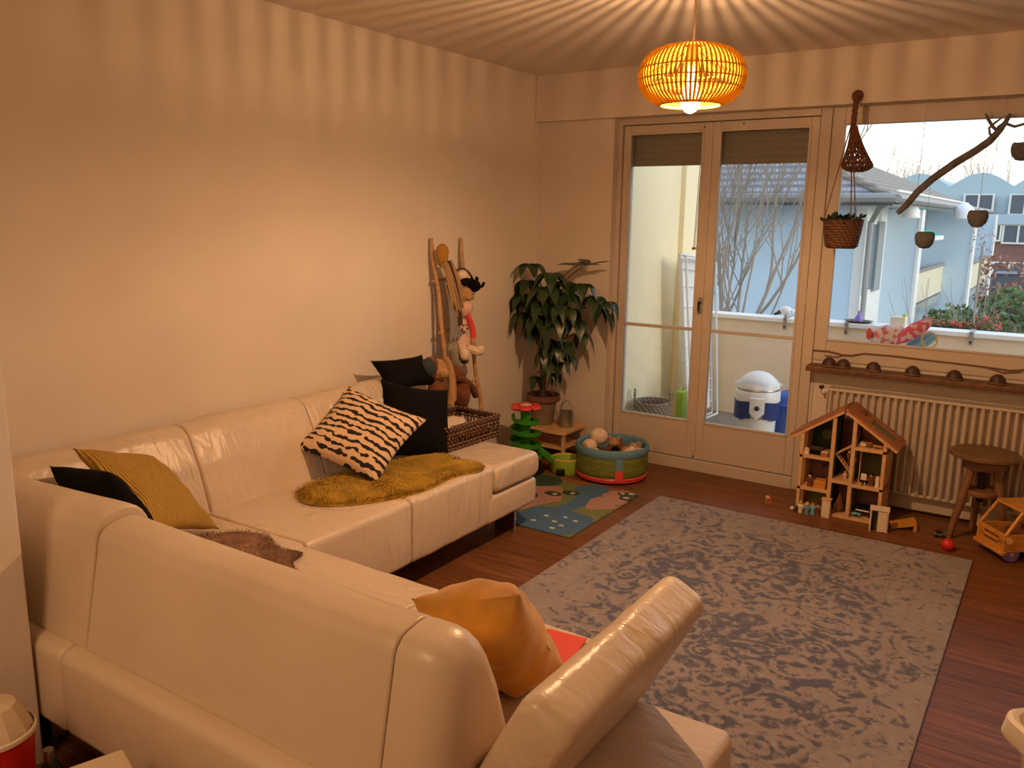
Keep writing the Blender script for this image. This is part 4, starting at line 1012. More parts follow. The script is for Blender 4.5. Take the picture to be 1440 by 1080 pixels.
spots = [(.09, .03, 'tanplush', 'tan'), (.13, -.05, 'cream', 'cream'), (.07, -.10, 'black', 'black'), (.15, .04, 'pinkwhite', 'dusty pink'), (-.02, .12, 'brownplush', 'brown'), (.0, -.12, 'yarndark', 'dark brown'), (.10, .12, 'greyplush', 'grey')]
for i, (dx, dy, mk, wd) in enumerate(spots):
    c = ts(dx, dy, .155)
    toy('soft_toy', wd + ' soft toy lying among the toys in the fabric tub', 'soft toy', [
        ('body', [('b', c, (.05, .042, .036))], M[mk]), ('head', [('b', c+V((.03*math.cos(i), .03*math.sin(i), .032)), (.027, .027, .025))], M[mk]), ('paw', [('t', bez(c, c+V((.05*math.cos(i*2), .05*math.sin(i*2), .05)), c+V((.055*math.cos(i*2), .055*math.sin(i*2), .01)), 6), .013)], M['cream' if i % 2 else mk])], 'toys in the fabric tub')

# ------------------------------------------------------------------ hanging things at the window
hp = V((2.006, -.115, 1.452))
pb = thing('hanging_planter', 'woven hanging planter with small dark leaves on three strings at the window edge', 'planter', hp)
mb = MB(); mb.lathe([(.001, 0), (.070, .0), (.084, .012), (.098, .10), (.104, .15), (.099, .152), (.093, .13), (.001, .125)], hp, 30, cap=False); mb.build('basket', M['wickerdark'], pb)
for i, a in enumerate((R(200), R(320), R(80))):
    mb = MB(); mb.tube([hp+V((.10*math.cos(a), .10*math.sin(a), .145)), hp+V((.004*math.cos(a), .004*math.sin(a)-.0, .64)), V((2.012, -.074, 2.225))], .0035, 6); mb.build('string', M['hangrope'], pb)
mb = MB()
for i in range(110):
    a = rnd.random()*6.28; rr = rnd.uniform(0, .10); p = hp+V((rr*math.cos(a), rr*math.sin(a), .135+.03*rnd.random()))
    d = V((math.cos(a)*rnd.uniform(.2, 1), math.sin(a)*rnd.uniform(.2, 1), rnd.uniform(-.1, .9))).normalized(); s_ = d.orthogonal().normalized()*.010; q = p+d*rnd.uniform(.02, .045)
    mb.add([p, p.lerp(q, .5)+s_, q, p.lerp(q, .5)-s_], [(0, 1, 2, 3)])
mb.build('leaves', M['leafpale'], pb, angle=180)
kp = V((2.012, -.075, 2.245))
kn = thing('macrame_pouch', 'brown crocheted net pouch hanging from a wooden ball above the planter', 'macrame', kp)
mb = MB(); mb.ball(kp, (.030, .022, .030), 16); mb.build('ball', M['rope'], kn)
pp = kp+V((.03, -.03, -.335))
def pouch(t, a):       # t from the cord down to the bottom
    z = 2.09-.235*t; r = .014+.066*min(1, t*1.15)**1.5 if t < .84 else .080*math.sqrt(max(0, 1-((t-.84)/.17)**2))
    cx = kp.x+.004+.034*min(1, t*1.1); return V((cx+r*math.cos(a), kp.y-.035+r*.75*math.sin(a), z))
mb = MB()
for q in range(3):
    mb.tube([kp+V((.008*math.cos(q*2.1+i*.9), -.022-.012*i/12+.008*math.sin(q*2.1+i*.9), -.155*i/12)) for i in range(13)], .0085, 7)
mb.build('cord', M['rope'], kn)
mb = MB()
for i in range(13):
    for sg in (1, -1): mb.tube([pouch(q/22, 2*PI*i/13+sg*q/22*1.9) for q in range(23)], [.0055 if q < 9 else .0042 for q in range(23)], 5)
for t in (.12, .22, .32, .44, .56, .68, .8, .9): mb.tube([pouch(t, 2*PI*q/22) for q in range(23)], .0045 if t < .7 else .0062, 5, cap=False)
mb.build('net', M['rope'], kn)
# driftwood branch mobile in front of the pane
YB = .03
def bp_(px, py, y=YB): return at_depth(px, py, 'y', y)
br_ = thing('driftwood_branch', 'long grey driftwood branch with curled twigs hanging across the big window', 'branch', bp_(1262, 300))
mb = MB(); pts = [bp_(*q) for q in ((1262, 300), (1275, 288), (1290, 270), (1312, 251), (1345, 228), (1372, 212), (1392, 198), (1407, 182), (1414, 172), (1421, 160))]
mb.tube(pts, [.013, .017, .018, .019, .020, .019, .019, .015, .012, .009], 10)
mb.build('main_limb', M['driftwood'], br_)
for pl_, r in ((((1405, 187), (1396, 178), (1390, 168), (1386, 160)), .008), (((1398, 195), (1392, 188), (1391, 180), (1400, 172), (1410, 165)), .006), (((1415, 174), (1427, 178), (1441, 174), (1455, 172)), .007), (((1400, 187), (1404, 178), (1412, 172)), .006)):
    mb = MB(); mb.tube([bp_(*q) for q in pl_], [r]*(len(pl_)-1)+[r*.6], 7); mb.build('twig', M['driftwood'], br_)
for q in ((1290, 270), (1412, 174)):
    p = bp_(*q); mb = MB(); mb.tube([p, V((p.x, .035, 2.205))], .0012, 5); mb.build('thread', M['thread'], br_)
for px, py, topy, wd in ((1300, 337, 258, 'lowest'), (1375, 307, 210, 'middle'), (1437, 212, 176, 'rightmost')):
    p = bp_(px, py); b = thing('felt_bowl', {'lowest': 'small grey felt bowl hanging lowest below the driftwood branch', 'middle': 'small grey felt bowl hanging in front of the far brick building', 'rightmost': 'small grey felt bowl hanging against the sky at the branch tip'}[wd], 'ornament', p, group='felt bowls below the driftwood branch')
    mb = MB(); mb.lathe([(.001, -.048), (.024, -.043), (.042, -.022), (.049, .008), (.046, .032), (.036, .040), (.030, .010), (.001, -.01)], p, 20, cap=False)
    mb.v = [v_+V((.004*noise.noise(v_*30), 0, .006*noise.noise(v_*25))) for v_ in mb.v]; mb.build('bowl', M['felt'], b)
    tp = min(pts, key=lambda w_: abs(w_.x-p.x)); mb = MB(); mb.tube([p+V((0, 0, .02)), V((p.x, tp.y, tp.z))], .001, 5); mb.build('thread', M['thread'], b)

# ------------------------------------------------------------------ shelf, pegs, twig and radiator
sx0 = 1.858
mb = MB(); mb.prism(roundpoly([(-.05, .752), (-.05, .782), (.074, .784), (.074, .752)], .006, 3), 'x', sx0, 3.6)
solo(mb, 'wall_shelf', 'long dark wooden shelf board below the big window', 'shelf', M['darkwood'], smooth=False)
pg = [(1166, 505), (1186, 507), (1228, 515), (1283, 522), (1342, 529), (1403, 535)]
wds = ['leftmost of the six small dark brown domes on the wall shelf', 'second from the left of the six small dark brown domes on the wall shelf', 'third from the left of the six small dark brown domes on the wall shelf', 'small dark brown dome on the shelf above the dollhouse roof, fourth from the left', 'fifth from the left of the six small dark brown domes on the wall shelf', 'small dark brown dome on the shelf above the round stool, rightmost of six']
for i, q in enumerate(pg):
    p = at_depth(*q, 'y', -.015)
    if i == 0:
        dm = thing('wooden_dome', wds[0], 'ornament', (p.x, -.005, .7835), group='brown domes on the wall shelf')
        mb = MB(); mb.ball((0, 0, 0), (.041, .036, .052), 20, half=True); mb.build('shell', M['halfball'], dm, local=True)
        mb = MB(); mb.lathe([(.040, .0), (.043, .002), (.043, .007), (.040, .009)], (0, 0, 0), 20, cap=False, sy=.88); mb.build('rim', M['twig'], dm, local=True); dm0 = dm
    else:
        dm = copy_tree(dm0); dm.location = (p.x, -.005, .7835); dm['label'] = wds[i]
mb = MB(); tw = [(1140, 492), (1165, 494), (1185, 499), (1197, 500), (1215, 497), (1260, 501), (1300, 506), (1345, 511), (1385, 516), (1420, 521), (1450, 520), (1500, 527)]
mb.tube([at_depth(*q, 'y', .072) for q in tw], [.0045, .005, .005, .0045]+[.004]*8, 7); mb.tube([at_depth(*q, 'y', .070) for q in ((1185, 499), (1178, 502), (1160, 500))], .003, 6); mb.tube([at_depth(*q, 'y', .070) for q in ((1385, 516), (1410, 524), (1435, 523))], .003, 6)
solo(mb, 'twig_garland', 'thin dry twig fixed along the lower window frame above the shelf', 'twig', M['twig'])
rad = thing('radiator', 'beige ribbed panel radiator under the window shelf', 'radiator', (2.75, .04, .10))
mb = MB()
x = 1.985; vs = []; fs = []
prof = []
while x < 3.58:
    prof += [(x, .022), (x+.003, -.010), (x+.010, -.018), (x+.015, -.018), (x+.021, -.010), (x+.025, .022), (x+.0385, .022)]; x += .0385
prof = [(prof[0][0], .03)]+prof+[(prof[-1][0]+.004, .03)]
mb.prism(prof, 'z', .12, .645); mb.build('front_panel', M['paint'], rad, angle=60)
mb = MB(); mb.box(1.978, 3.60, -.014, .085, .645, .660); mb.build('top_grille', M['paint'], rad, smooth=False, bevel=.004)
mb = MB(); mb.box(1.978, 3.60, -.006, .03, .105, .122); mb.build('bottom_rail', M['paint'], rad, smooth=False, bevel=.004)
mb = MB(); mb.box(1.977, 1.984, -.010, .084, .12, .645); mb.build('side_panel', M['paint'], rad, smooth=False, bevel=.003)
mb = MB(); mb.box(1.99, 3.6, .04, .084, .02, .645); mb.build('rear_panel', M['paint'], rad, smooth=False)
mb = MB(); mb.tube([(1.978, .04, .635), (1.945, .04, .635)], .010, 10); mb.tube([(1.950, .04, .650), (1.950, .04, .62)], .012, 12); v_ = mb.build('valve', M['white'], rad)
mb = MB(); mb.ball((1.936, .035, .652), (.016, .014, .013), 12); mb.build('knob', M['dark'], rad)

# ------------------------------------------------------------------ dollhouse
dx, dy = 1.925, -.296
dh = thing('dollhouse', 'open-fronted wooden dollhouse with red-brown roof in front of the radiator', 'dollhouse', (dx+.22, dy+.11, 0))
W_, D_, HW, HP = .442, .215, .452, .600
bo = .012
C1, C2 = .163, .268
def db(name, mt, x0, x1, y0, y1, z0, z1, par=None, bev=.0015):
    mb = MB(); mb.box(dx+x0, dx+x1, dy+y0, dy+y1, z0, z1); return mb.build(name, mt, par or dh, smooth=False, bevel=bev)
lw = M['lightwood']
db('floor_board', lw, 0, W_, 0, D_, 0, .014)
db('side_panel', lw, 0, .014, .10, D_, .014, HW); db('side_panel', lw, 0, .018, 0, .013, .014, HW)
db('side_panel', lw, W_-.018, W_, 0, D_, .014, HW)
xp = W_*.5
def roofz(x): return HW+(HP-HW)*(1-abs(x-xp)/xp)
for c_ in (C1, C2):
    mb = MB(); mb.box(dx+c_-.002, dx+c_+.018, dy, dy+.016, .014, roofz(c_ if c_ < xp else c_+.014)-.004); mb.build('post', lw, dh, smooth=False, bevel=.0015)
for c_ in (C1, C2):
    mb = MB(); mb.box(dx+c_+.003, dx+c_+.011, dy+.085, dy+D_-.004, .014, .44); mb.build('room_divider', M['tealdark'] if c_ == C1 else M['olive'], dh, smooth=False)
for x0, x1, z in ((.0, C1, .128), (.0, C1, .312), (C1+.014, C2, .196), (C2+.014, W_, .188), (C2+.014, W_, .396)):
    db('shelf_board', lw, x0, x1, 0, D_-.006, z-.003, z+.014)
for x0, x1, z0, z1, mk in ((.014, C1, .014, .128, 'dgreen'), (.014, C1, .142, .312, 'mauve'), (C1, C2+.01, .014, .196, 'mauve'), (C1, C2+.01, .21, .50, 'brownplush'), (C2, W_-.01, .014, .188, 'mauve'), (C2, W_-.01, .202, .396, 'olive')):
    db('back_panel', M[mk], x0, x1, D_-.006, D_-.001, z0, z1, bev=0)
mb = MB(); mb.prism([(dx+.014, .326), (dx+C1+.01, .326), (dx+C1+.01, roofz(C1)-.012), (dx+.014, HW)], 'y', dy+D_-.006, dy+D_-.001); mb.build('back_panel', M['tealdark'], dh, smooth=False)
mb = MB(); mb.prism([(dx+C2, .41), (dx+W_-.014, .41), (dx+W_-.014, HW-.0), (dx+C2, roofz(C2)-.012)], 'y', dy+D_-.006, dy+D_-.001); mb.build('back_panel', M['redwood'], dh, smooth=False)
for sg in (-1, 1):     # roof halves with an overhang, a skylight hole on the right one
    x0 = dx+xp; z0 = HP+.006; x1 = dx+xp+sg*(xp+.055); z1 = HP-(HP-HW)*(xp+.055)/xp+.006
    n_ = V((-(z1-z0), 0, (x1-x0))).normalized()*.012
    if n_.z < 0: n_ = -n_
    def rp_(t, k): return V((x0+(x1-x0)*t, 0, z0+(z1-z0)*t))+n_*k
    segs = [(0, 1)] if sg < 0 else [(0, .42), (.86, 1)]
    mb = MB()
    def slabr(t0, t1, ya, yb):
        q = [rp_(t0, 0), rp_(t1, 0), rp_(t1, 1), rp_(t0, 1)]; mb.prism([(p.x, p.z) for p in q], 'y', ya, yb)
    for t0, t1 in segs: slabr(t0, t1, dy-.006, dy+D_+.006)
    if sg > 0: slabr(.42, .86, dy-.006, dy+.06); slabr(.42, .86, dy+D_-.045, dy+D_+.006)
    rf = mb.build('roof_panel', M['redwood'], dh, smooth=False)
    mb = MB(); q = [rp_(.0, -1.1), rp_(1., -1.1), rp_(1., -.02), rp_(.0, -.02)]; mb.prism([(p.x, p.z) for p in q], 'y', dy-.006, dy+.010); mb.build('gable_edge', lw, rf, smooth=False)
    if sg > 0:
        mb = MB(); q = [rp_(.42, .3), rp_(.86, .3), rp_(.86, .5), rp_(.42, .5)]; mb.prism([(p.x, p.z) for p in q], 'y', dy+.06, dy+D_-.045); mb.build('skylight', M['olive'], rf, smooth=False)
        mb = MB(); q = rp_(.22, 1.4); mb.box(q.x-.014, q.x+.014, dy+.10, dy+.13, q.z-.01, q.z+.012); mb.build('chimney', M['brownplush'], rf, smooth=False)
for x0, z0, x1, z1 in ((C1+.018, .345, C2-.002, .405), (C1+.022, .34, C2-.002, .245)):
    mb = MB(); mb.tube([(dx+x0, dy+.05, z0), (dx+x1, dy+.05, z1)], .004, 6); mb.tube([(dx+x0, dy+.09, z0), (dx+x1, dy+.09, z1)], .004, 6)
    for i in range(7): t = i/6; mb.box(dx+x0+(x1-x0)*t-.004, dx+x0+(x1-x0)*t+.004, dy+.05, dy+.09, z0+(z1-z0)*t-.002, z0+(z1-z0)*t+.002)
    mb.build('stair', lw, dh, smooth=False)
mb = MB(); mb.lathe([(.001, 0), (.030, 0), (.030, .004), (.001, .004)], (0, 0, 0), 24, T=Matrix.Translation((dx+.095, dy+D_-.009, .41)) @ Matrix.Rotation(R(90), 4, 'X')); mb.build('round_window', M['olive'], dh)
mb = MB(); mb.box(dx+.05, dx+.09, dy+D_-.012, dy+D_-.007, .088, .112); mb.build('picture', M['yellow'], dh, smooth=False)
mb = MB(); mb.box(dx+C2+.035, dx+C2+.040, dy+.07, dy+.10, .202, .396); mb.build('room_divider', lw, dh, smooth=False)
# dollhouse furniture and figures: small separate things
def dt(nm, label, cat, pieces, x, y, z):
    t = thing(nm, label, cat, (dx+x, dy+y, z))
    for pn, shp, mk in pieces:
        mb = MB()
        for s in shp:
            if s[0] == 'x': mb.box(*s[1:])
            elif s[0] == 'b': mb.ball(s[1], s[2], 10)
            else: mb.lathe(s[2], s[1], 12, cap=False)
        mb.build(pn, M[mk], t, local=True, bevel=.001 if shp[0][0] == 'x' else 0, smooth=shp[0][0] != 'x')
    return t
def figure(label, x, y, z, body, head, hair, h=.062):
    k = h/.062
    return dt('toy_figure', label, 'figurine', [
        ('body', [('l', (0, 0, 0), [(.001, 0), (.012*k, 0), (.010*k, .02*k), (.0125*k, .034*k), (.006*k, .042*k), (.001, .043*k)])], body),
        ('head', [('b', (0, 0, .050*k), (.0085*k, .0085*k, .010*k))], head), ('hair', [('b', (.001, .002, .054*k), (.009*k, .009*k, .008*k))], hair),
        ('arm', [('b', (.013*k, -.002, .030*k), (.004*k, .004*k, .012*k))], body), ('arm', [('b', (-.013*k, -.002, .030*k), (.004*k, .004*k, .012*k))], body)], x, y, z)
dt('toy_bed', 'orange-brown toy bed in the left middle room of the dollhouse', 'toy furniture', [('frame', [('x', -.033, .033, -.03, .03, .0, .022)], 'honey'), ('headboard', [('x', .028, .034, -.03, .03, .0, .062), ], 'redwood'), ('blanket', [('x', -.03, .028, -.028, .028, .022, .045)], 'honey')], .118, .04, .142)
figure('tiny doll beside the orange toy bed', .060, .03, .142, 'brownplush', 'pinkwhite', 'black', .075)
dt('toy_shelf', 'small dark toy wall shelf above the orange toy bed', 'toy furniture', [('board', [('x', -.03, .03, -.01, .01, 0, .006)], 'brownplush'), ('bracket', [('x', -.024, -.02, -.008, .01, -.01, 0)], 'brownplush'), ('bracket', [('x', .02, .024, -.008, .01, -.01, 0)], 'brownplush')], .115, D_-.018, .225)
dt('toy_sofa', 'dark toy sofa in the left attic room of the dollhouse', 'toy furniture', [('seat', [('x', -.035, .035, -.02, .02, 0, .018)], 'black'), ('backrest', [('x', -.035, .035, .012, .02, .018, .04)], 'yarndark'), ('arm', [('x', -.038, -.03, -.02, .02, .0, .026)], 'brownplush'), ('arm', [('x', .03, .038, -.02, .02, .0, .026)], 'brownplush')], .075, .05, .326)
dt('toy_crib', 'red-brown and white toy crib in the left attic room of the dollhouse', 'toy furniture', [('frame', [('x', -.02, .02, -.015, .015, 0, .022)], 'redwood'), ('mattress', [('x', -.017, .017, -.012, .012, .022, .027)], 'ivory')], .128, .025, .326)
dt('toy_box', 'small cream toy block at the left edge of the dollhouse attic', 'toy furniture', [('base', [('x', -.014, .014, -.012, .012, 0, .02)], 'ivory'), ('top', [('b', (0, 0, .026), (.014, .012, .010))], 'cream')], .030, .03, .326)
dt('toy_bathtub', 'pale toy bathtub in the right attic room of the dollhouse', 'toy furniture', [('tub', [('b', (0, 0, .012), (.02, .014, .012))], 'ivory'), ('rim', [('l', (0, 0, .018), [(.013, 0), (.016, .003), (.013, .005)])], 'pinkwhite')], .318, .04, .41)
dt('toy_chest', 'brown toy chest in the right attic room of the dollhouse', 'toy furniture', [('box', [('x', -.014, .014, -.012, .012, 0, .022)], 'brownplush'), ('lid', [('x', -.015, .015, -.013, .013, .022, .028)], 'redwood')], .345, .045, .41)
dt('toy_bench', 'honey-coloured toy bench under the right roof slope of the dollhouse', 'toy furniture', [('seat', [('x', -.025, .025, -.012, .012, .012, .018)], 'honey'), ('leg', [('x', -.022, -.016, -.01, .01, 0, .012)], 'honey'), ('leg', [('x', .016, .022, -.01, .01, 0, .012)], 'honey')], .392, .04, .41)
dt('toy_table', 'dark toy table in the right middle room of the dollhouse', 'toy furniture', [('top', [('x', -.03, .03, -.02, .02, .03, .036)], 'brownplush'), ('leg', [('x', -.027, -.021, -.017, -.011, 0, .03)], 'brownplush'), ('leg', [('x', .021, .027, -.017, -.011, 0, .03)], 'brownplush'), ('leg', [('x', -.027, -.021, .011, .017, 0, .03)], 'brownplush'), ('leg', [('x', .021, .027, .011, .017, 0, .03)], 'brownplush')], .355, .075, .202)
dt('toy_chair', 'black and white toy chair in the right middle room of the dollhouse', 'toy furniture', [('seat', [('x', -.014, .014, -.014, .014, .018, .024)], 'black'), ('backrest', [('x', -.014, .014, .01, .014, .024, .06)], 'ivory'), ('leg', [('x', -.013, -.009, -.013, .013, 0, .018)], 'ivory'), ('leg', [('x', .009, .013, -.013, .013, 0, .018)], 'ivory')], .335, .03, .202)
dt('toy_stove', 'white upright toy stove by the right wall of the dollhouse', 'toy furniture', [('body', [('x', -.009, .009, -.012, .012, 0, .055)], 'ivory'), ('hob', [('x', -.010, .010, -.013, .013, .055, .059)], 'cream')], .408, .03, .202)
figure('tiny dark-haired doll at the table in the right middle room of the dollhouse', .375, .04, .202, 'brownplush', 'tanplush', 'black', .068)
dt('toy_piano', 'black toy piano in the bottom right room of the dollhouse', 'toy furniture', [('case', [('x', -.04, .04, -.025, .025, .03, .055)], 'black'), ('lid', [('b', (.0, .01, .058), (.04, .02, .008))], 'black'), ('leg', [('x', -.036, -.03, -.02, .02, 0, .03)], 'black'), ('leg', [('x', .03, .036, -.02, .02, 0, .03)], 'black'), ('keyboard', [('x', -.035, .035, -.036, -.025, .036, .042)], 'ivory')], .345, .075, .014)
dt('toy_cot', 'pale blue-grey toy cot in front of the black toy piano', 'toy furniture', [('frame', [('x', -.022, .022, -.012, .012, .02, .024)], 'skyfab'), ('leg', [('x', -.022, -.019, -.01, .01, 0, .02)], 'skyfab'), ('leg', [('x', .019, .022, -.01, .01, 0, .02)], 'skyfab')], .318, .03, .014)
dt('toy_tree', 'dark toy tree in the bottom middle room of the dollhouse', 'toy', [('crown', [('l', (0, 0, .02), [(.028, 0), (.03, .01), (.012, .06), (.001, .10)])], 'brownplush'), ('trunk', [('l', (0, 0, 0), [(.007, 0), (.007, .02)])], 'wood')], .218, .07, .014)
for i, (x, z) in enumerate(((.205, .255), (.245, .325), (.215, .335))):
    figure(['tiny pale doll on the lower flight of the dollhouse stairs', 'tiny pale doll on the upper flight of the dollhouse stairs', 'tiny brown doll at the stair landing of the dollhouse'][i], x+.03, .066, .21 if i == 0 else z-.02 if i == 1 else z-.01, 'pinkwhite' if i < 2 else 'brownplush', 'cream', 'tanplush', .045)
for i, (x, y, b, hd, hr) in enumerate(((.035, -.022, 'ivory', 'cream', 'tanplush'), (.072, -.03, 'tubblue', 'cream', 'lime'), (.100, -.015, 'skyfab', 'pinkwhite', 'brownplush'), (.132, -.028, 'brownplush', 'pinkwhite', 'yarndark'), (.015, -.035, 'yarndark', 'brownplush', 'black'))):
    figure(['white toy figure in front of the green room of the dollhouse', 'blue-grey toy figure with green cap in front of the dollhouse', 'pale blue toy figure in front of the green room', 'brown toy figure nearest the small cream cupboard', 'dark toy figure at the left front corner of the dollhouse'][i], x, y-.004, .0, b, hd, hr, .07 if i < 4 else .04)
solo(MB().ball((dx-.012, dy-.02, .012), .012, 12), 'bead', 'tiny white bead on the floor at the left corner of the dollhouse', 'bead', M['ivory'])
t = thing('toy_cupboard', 'small cream toy cupboard at the front of the dollhouse beside the green room', 'toy furniture', (dx+.172, dy-.028, 0))
mb = MB(); mb.box(-.022, .022, -.016, .016, 0, .10); mb.build('body', M['cardcream'], t, local=True, smooth=False, bevel=.002); mb = MB(); mb.box(-.026, .026, -.02, .02, .10, .108); mb.build('top', M['lightwood'], t, local=True, smooth=False, bevel=.001)
mb = MB(); mb.box(-.018, .018, -.018, -.016, .006, .094); mb.build('door', M['cardcream'], t, local=True, smooth=False)
t = thing('toy_wardrobe', 'small open beige toy wardrobe standing at the right front of the dollhouse', 'toy furniture', (2.375, -.365, 0), rz=R(8))
for nm, b in (('side_panel', (-.045, -.037, -.03, .03, 0, .115)), ('side_panel', (.037, .045, -.03, .03, 0, .115)), ('back_panel', (-.037, .037, .024, .03, 0, .115)), ('top', (-.048, .048, -.033, .033, .115, .125)), ('door', (-.006, .04, -.036, -.030, .004, .112))):
    mb = MB(); mb.box(*b); mb.build(nm, M['cardcream'] if nm != 'back_panel' else M['olive'], t, local=True, smooth=False, bevel=.001)
t = thing('toy_ramp', 'flat honey-coloured wooden toy ramp lying on the floor by the dollhouse', 'toy', (2.475, -.235, 0), rz=R(14))
mb = MB(); mb.prism([(-.062, .005), (.055, .045), (.062, .040), (.062, .0), (.045, .0), (.045, .028), (-.062, .0)], 'y', -.055, .055); mb.build('deck', M['honey'], t, local=True, smooth=False, bevel=.001)
mb = MB(); mb.box(-.06, -.052, -.055, .055, .006, .010); mb.build('lip', M['lightwood'], t, local=True, smooth=False)

# ------------------------------------------------------------------ stool
sc_ = V((2.808, -.165, 0))
stl = thing('round_stool', 'round worn wooden stool with three splayed legs in front of the radiator', 'stool', sc_)
mb = MB(); mb.lathe([(.001, .462), (.10, .461), (.150, .457), (.163, .449), (.163, .436), (.155, .430), (.001, .430)], sc_, 40, cap=False); mb.build('seat', M['stoolseat'], stl)
mb = MB(); mb.lathe([(.001, .43), (.098, .43), (.102, .41), (.098, .375), (.085, .368), (.001, .368)], sc_, 32, cap=False); mb.build('collar', M['stoolleg'], stl)
mb = MB(); mb.lathe([(.001, .37), (.018, .37), (.018, .20), (.012, .19), (.001, .19)], sc_, 16, cap=False); mb.build('screw', M['dark'], stl)
for a in (R(222), R(342), R(102)):
    d = V((math.cos(a), math.sin(a), 0)); mb = MB()
    k = .150 if a != R(102) else .11
    mb.tube([sc_+d*.060+V((0, 0, .39)), sc_+d*(.060+(k-.06)*.5)+V((0, 0, .2)), sc_+d*k], [.020, .021, .014], 12); mb.build('leg', M['stoolleg'], stl)
mb = MB(); mb.lathe([(.001, .262), (.088, .262), (.092, .252), (.088, .235), (.001, .235)], sc_, 28, cap=False); mb.build('stretcher', M['stoolleg'], stl)

# ------------------------------------------------------------------ toy truck
tr_ = thing('toy_truck', 'honey-coloured wooden toy truck with an open cab beside the stool', 'toy truck', (2.888, -.406, 0), rz=R(-51.3))
hw_ = .096
def tb(nm, mk, *b, par=None, bev=.002):
    mb = MB(); mb.box(*b); return mb.build(nm, M[mk], par or tr_, local=True, smooth=False, bevel=bev)
tb('chassis', 'brownplush', -.075, .075, .02, .36, .042, .06)
tb('bumper', 'honey', -hw_-.012, hw_+.012, -.014, .012, .040, .058, bev=.004)
mb = MB()
for b in ((-hw_+.006, hw_-.006, .0, .016, .058, .078), (-hw_+.006, hw_-.006, 0, .016, .092, .106), (-hw_+.006, hw_-.006, 0, .016, .120, .140), (-hw_+.006, -.055, 0, .016, .078, .12), (.055, hw_-.006, 0, .016, .078, .12)): mb.box(*b)
gr = mb.build('front_panel', M['honey'], tr_, local=True, smooth=False, bevel=.0015)
tb('grille_gap', 'brownplush', -.06, .06, .017, .02, .07, .13, bev=0)
for sg in (-1, 1):
    mb = MB(); mb.prism([(-.002, .055), (.24, .055), (.24, .125), (.06, .142), (-.002, .142)], 'x', sg*hw_-.006, sg*hw_+.006); mb.build('side_panel', M['honey'], tr_, local=True, smooth=False, bevel=.002)
    mb = MB(); mb.tube([(sg*hw_, .006, .138), (sg*hw_*.93, .085, .252)], .0085, 8); mb.build('windscreen_post', M['honey'], tr_, local=True)
    mb = MB(); mb.tube([(sg*hw_, .225, .12), (sg*hw_*.93, .205, .252)], .0085, 8); mb.build('rear_post', M['honey'], tr_, local=True)
    mb = MB(); mb.tube([(sg*(hw_+.004), .02, .118), (sg*(hw_+.022), .012, .118)], [.012, .015], 14); mb.build('headlight', M['lightwood'], tr_, local=True)
    for y in (.05, .28):
        mb = MB(); mb.lathe([(.001, -.012), (.036, -.012), (.042, -.006), (.042, .006), (.036, .012), (.001, .012)], (0, 0, 0), 26, cap=False, T=Matrix.Translation((sg*(hw_-.01), y, .042)) @ Matrix.Rotation(R(90), 4, 'Y')); wl = mb.build('wheel', M['purple'], tr_, local=True)
        mb = MB(); mb.lathe([(.001, 0), (.010, 0), (.010, .005), (.001, .006)], (0, 0, 0), 12, cap=False, T=Matrix.Translation((sg*(hw_+.002), y, .042)) @ Matrix.Rotation(R(90*sg), 4, 'Y')); mb.build('hub', M['honey'], wl, local=True)
mb = MB(); mb.prism(roundpoly([(-.093, .07), (.093, .07), (.093, .225), (-.093, .225)], .012, 3), 'z', .250, .262); mb.build('roof', M['honey'], tr_, local=True, smooth=False, bevel=.002)
tb('load_bed', 'brownplush', -.088, .088, .22, .37, .06, .13)
tb('seat', 'brownplush', -.08, .08, .13, .18, .06, .12)
# small things on the floor
bl0 = thing('toy_ball', 'small red ball on the floor at the front leg of the stool', 'ball', (2.713, -.452, .028))
mb = MB(); mb.ball((0, 0, 0), .032, 20); mb.v = [v_*(1+.06*noise.noise(v_*40)) for v_ in mb.v]; mb.build('ball', M['red'], bl0, local=True)
cr = thing('toy_car', 'tiny grey toy car beside the front leg of the stool', 'toy car', (2.652, -.275, 0), rz=R(30))
tb('body', 'tin', -.03, .03, -.015, .015, .008, .020, par=cr); tb('cabin', 'dark', -.014, .016, -.013, .013, .020, .031, par=cr)
for x in (-.018, .018):
    for y in (-.015, .015):
        mb = MB(); mb.tube([(x, y-.004, .008), (x, y+.004, .008)], .008, 12); mb.build('wheel', M['dark'], cr, local=True)
sn = thing('toy_block_figure', 'small brown toy on the bare floor in front of the balcony door', 'toy', (1.771, -.29, 0), rz=R(20))
tb('base', 'redwood', -.02, .02, -.016, .016, 0, .022, par=sn); mb = MB(); mb.ball((-.004, 0, .036), (.014, .013, .014), 12); mb.build('head', M['lightwood'], sn, local=True); mb = MB(); mb.ball((.012, 0, .028), (.008, .013, .008), 10); mb.build('tail', M['coral'], sn, local=True)

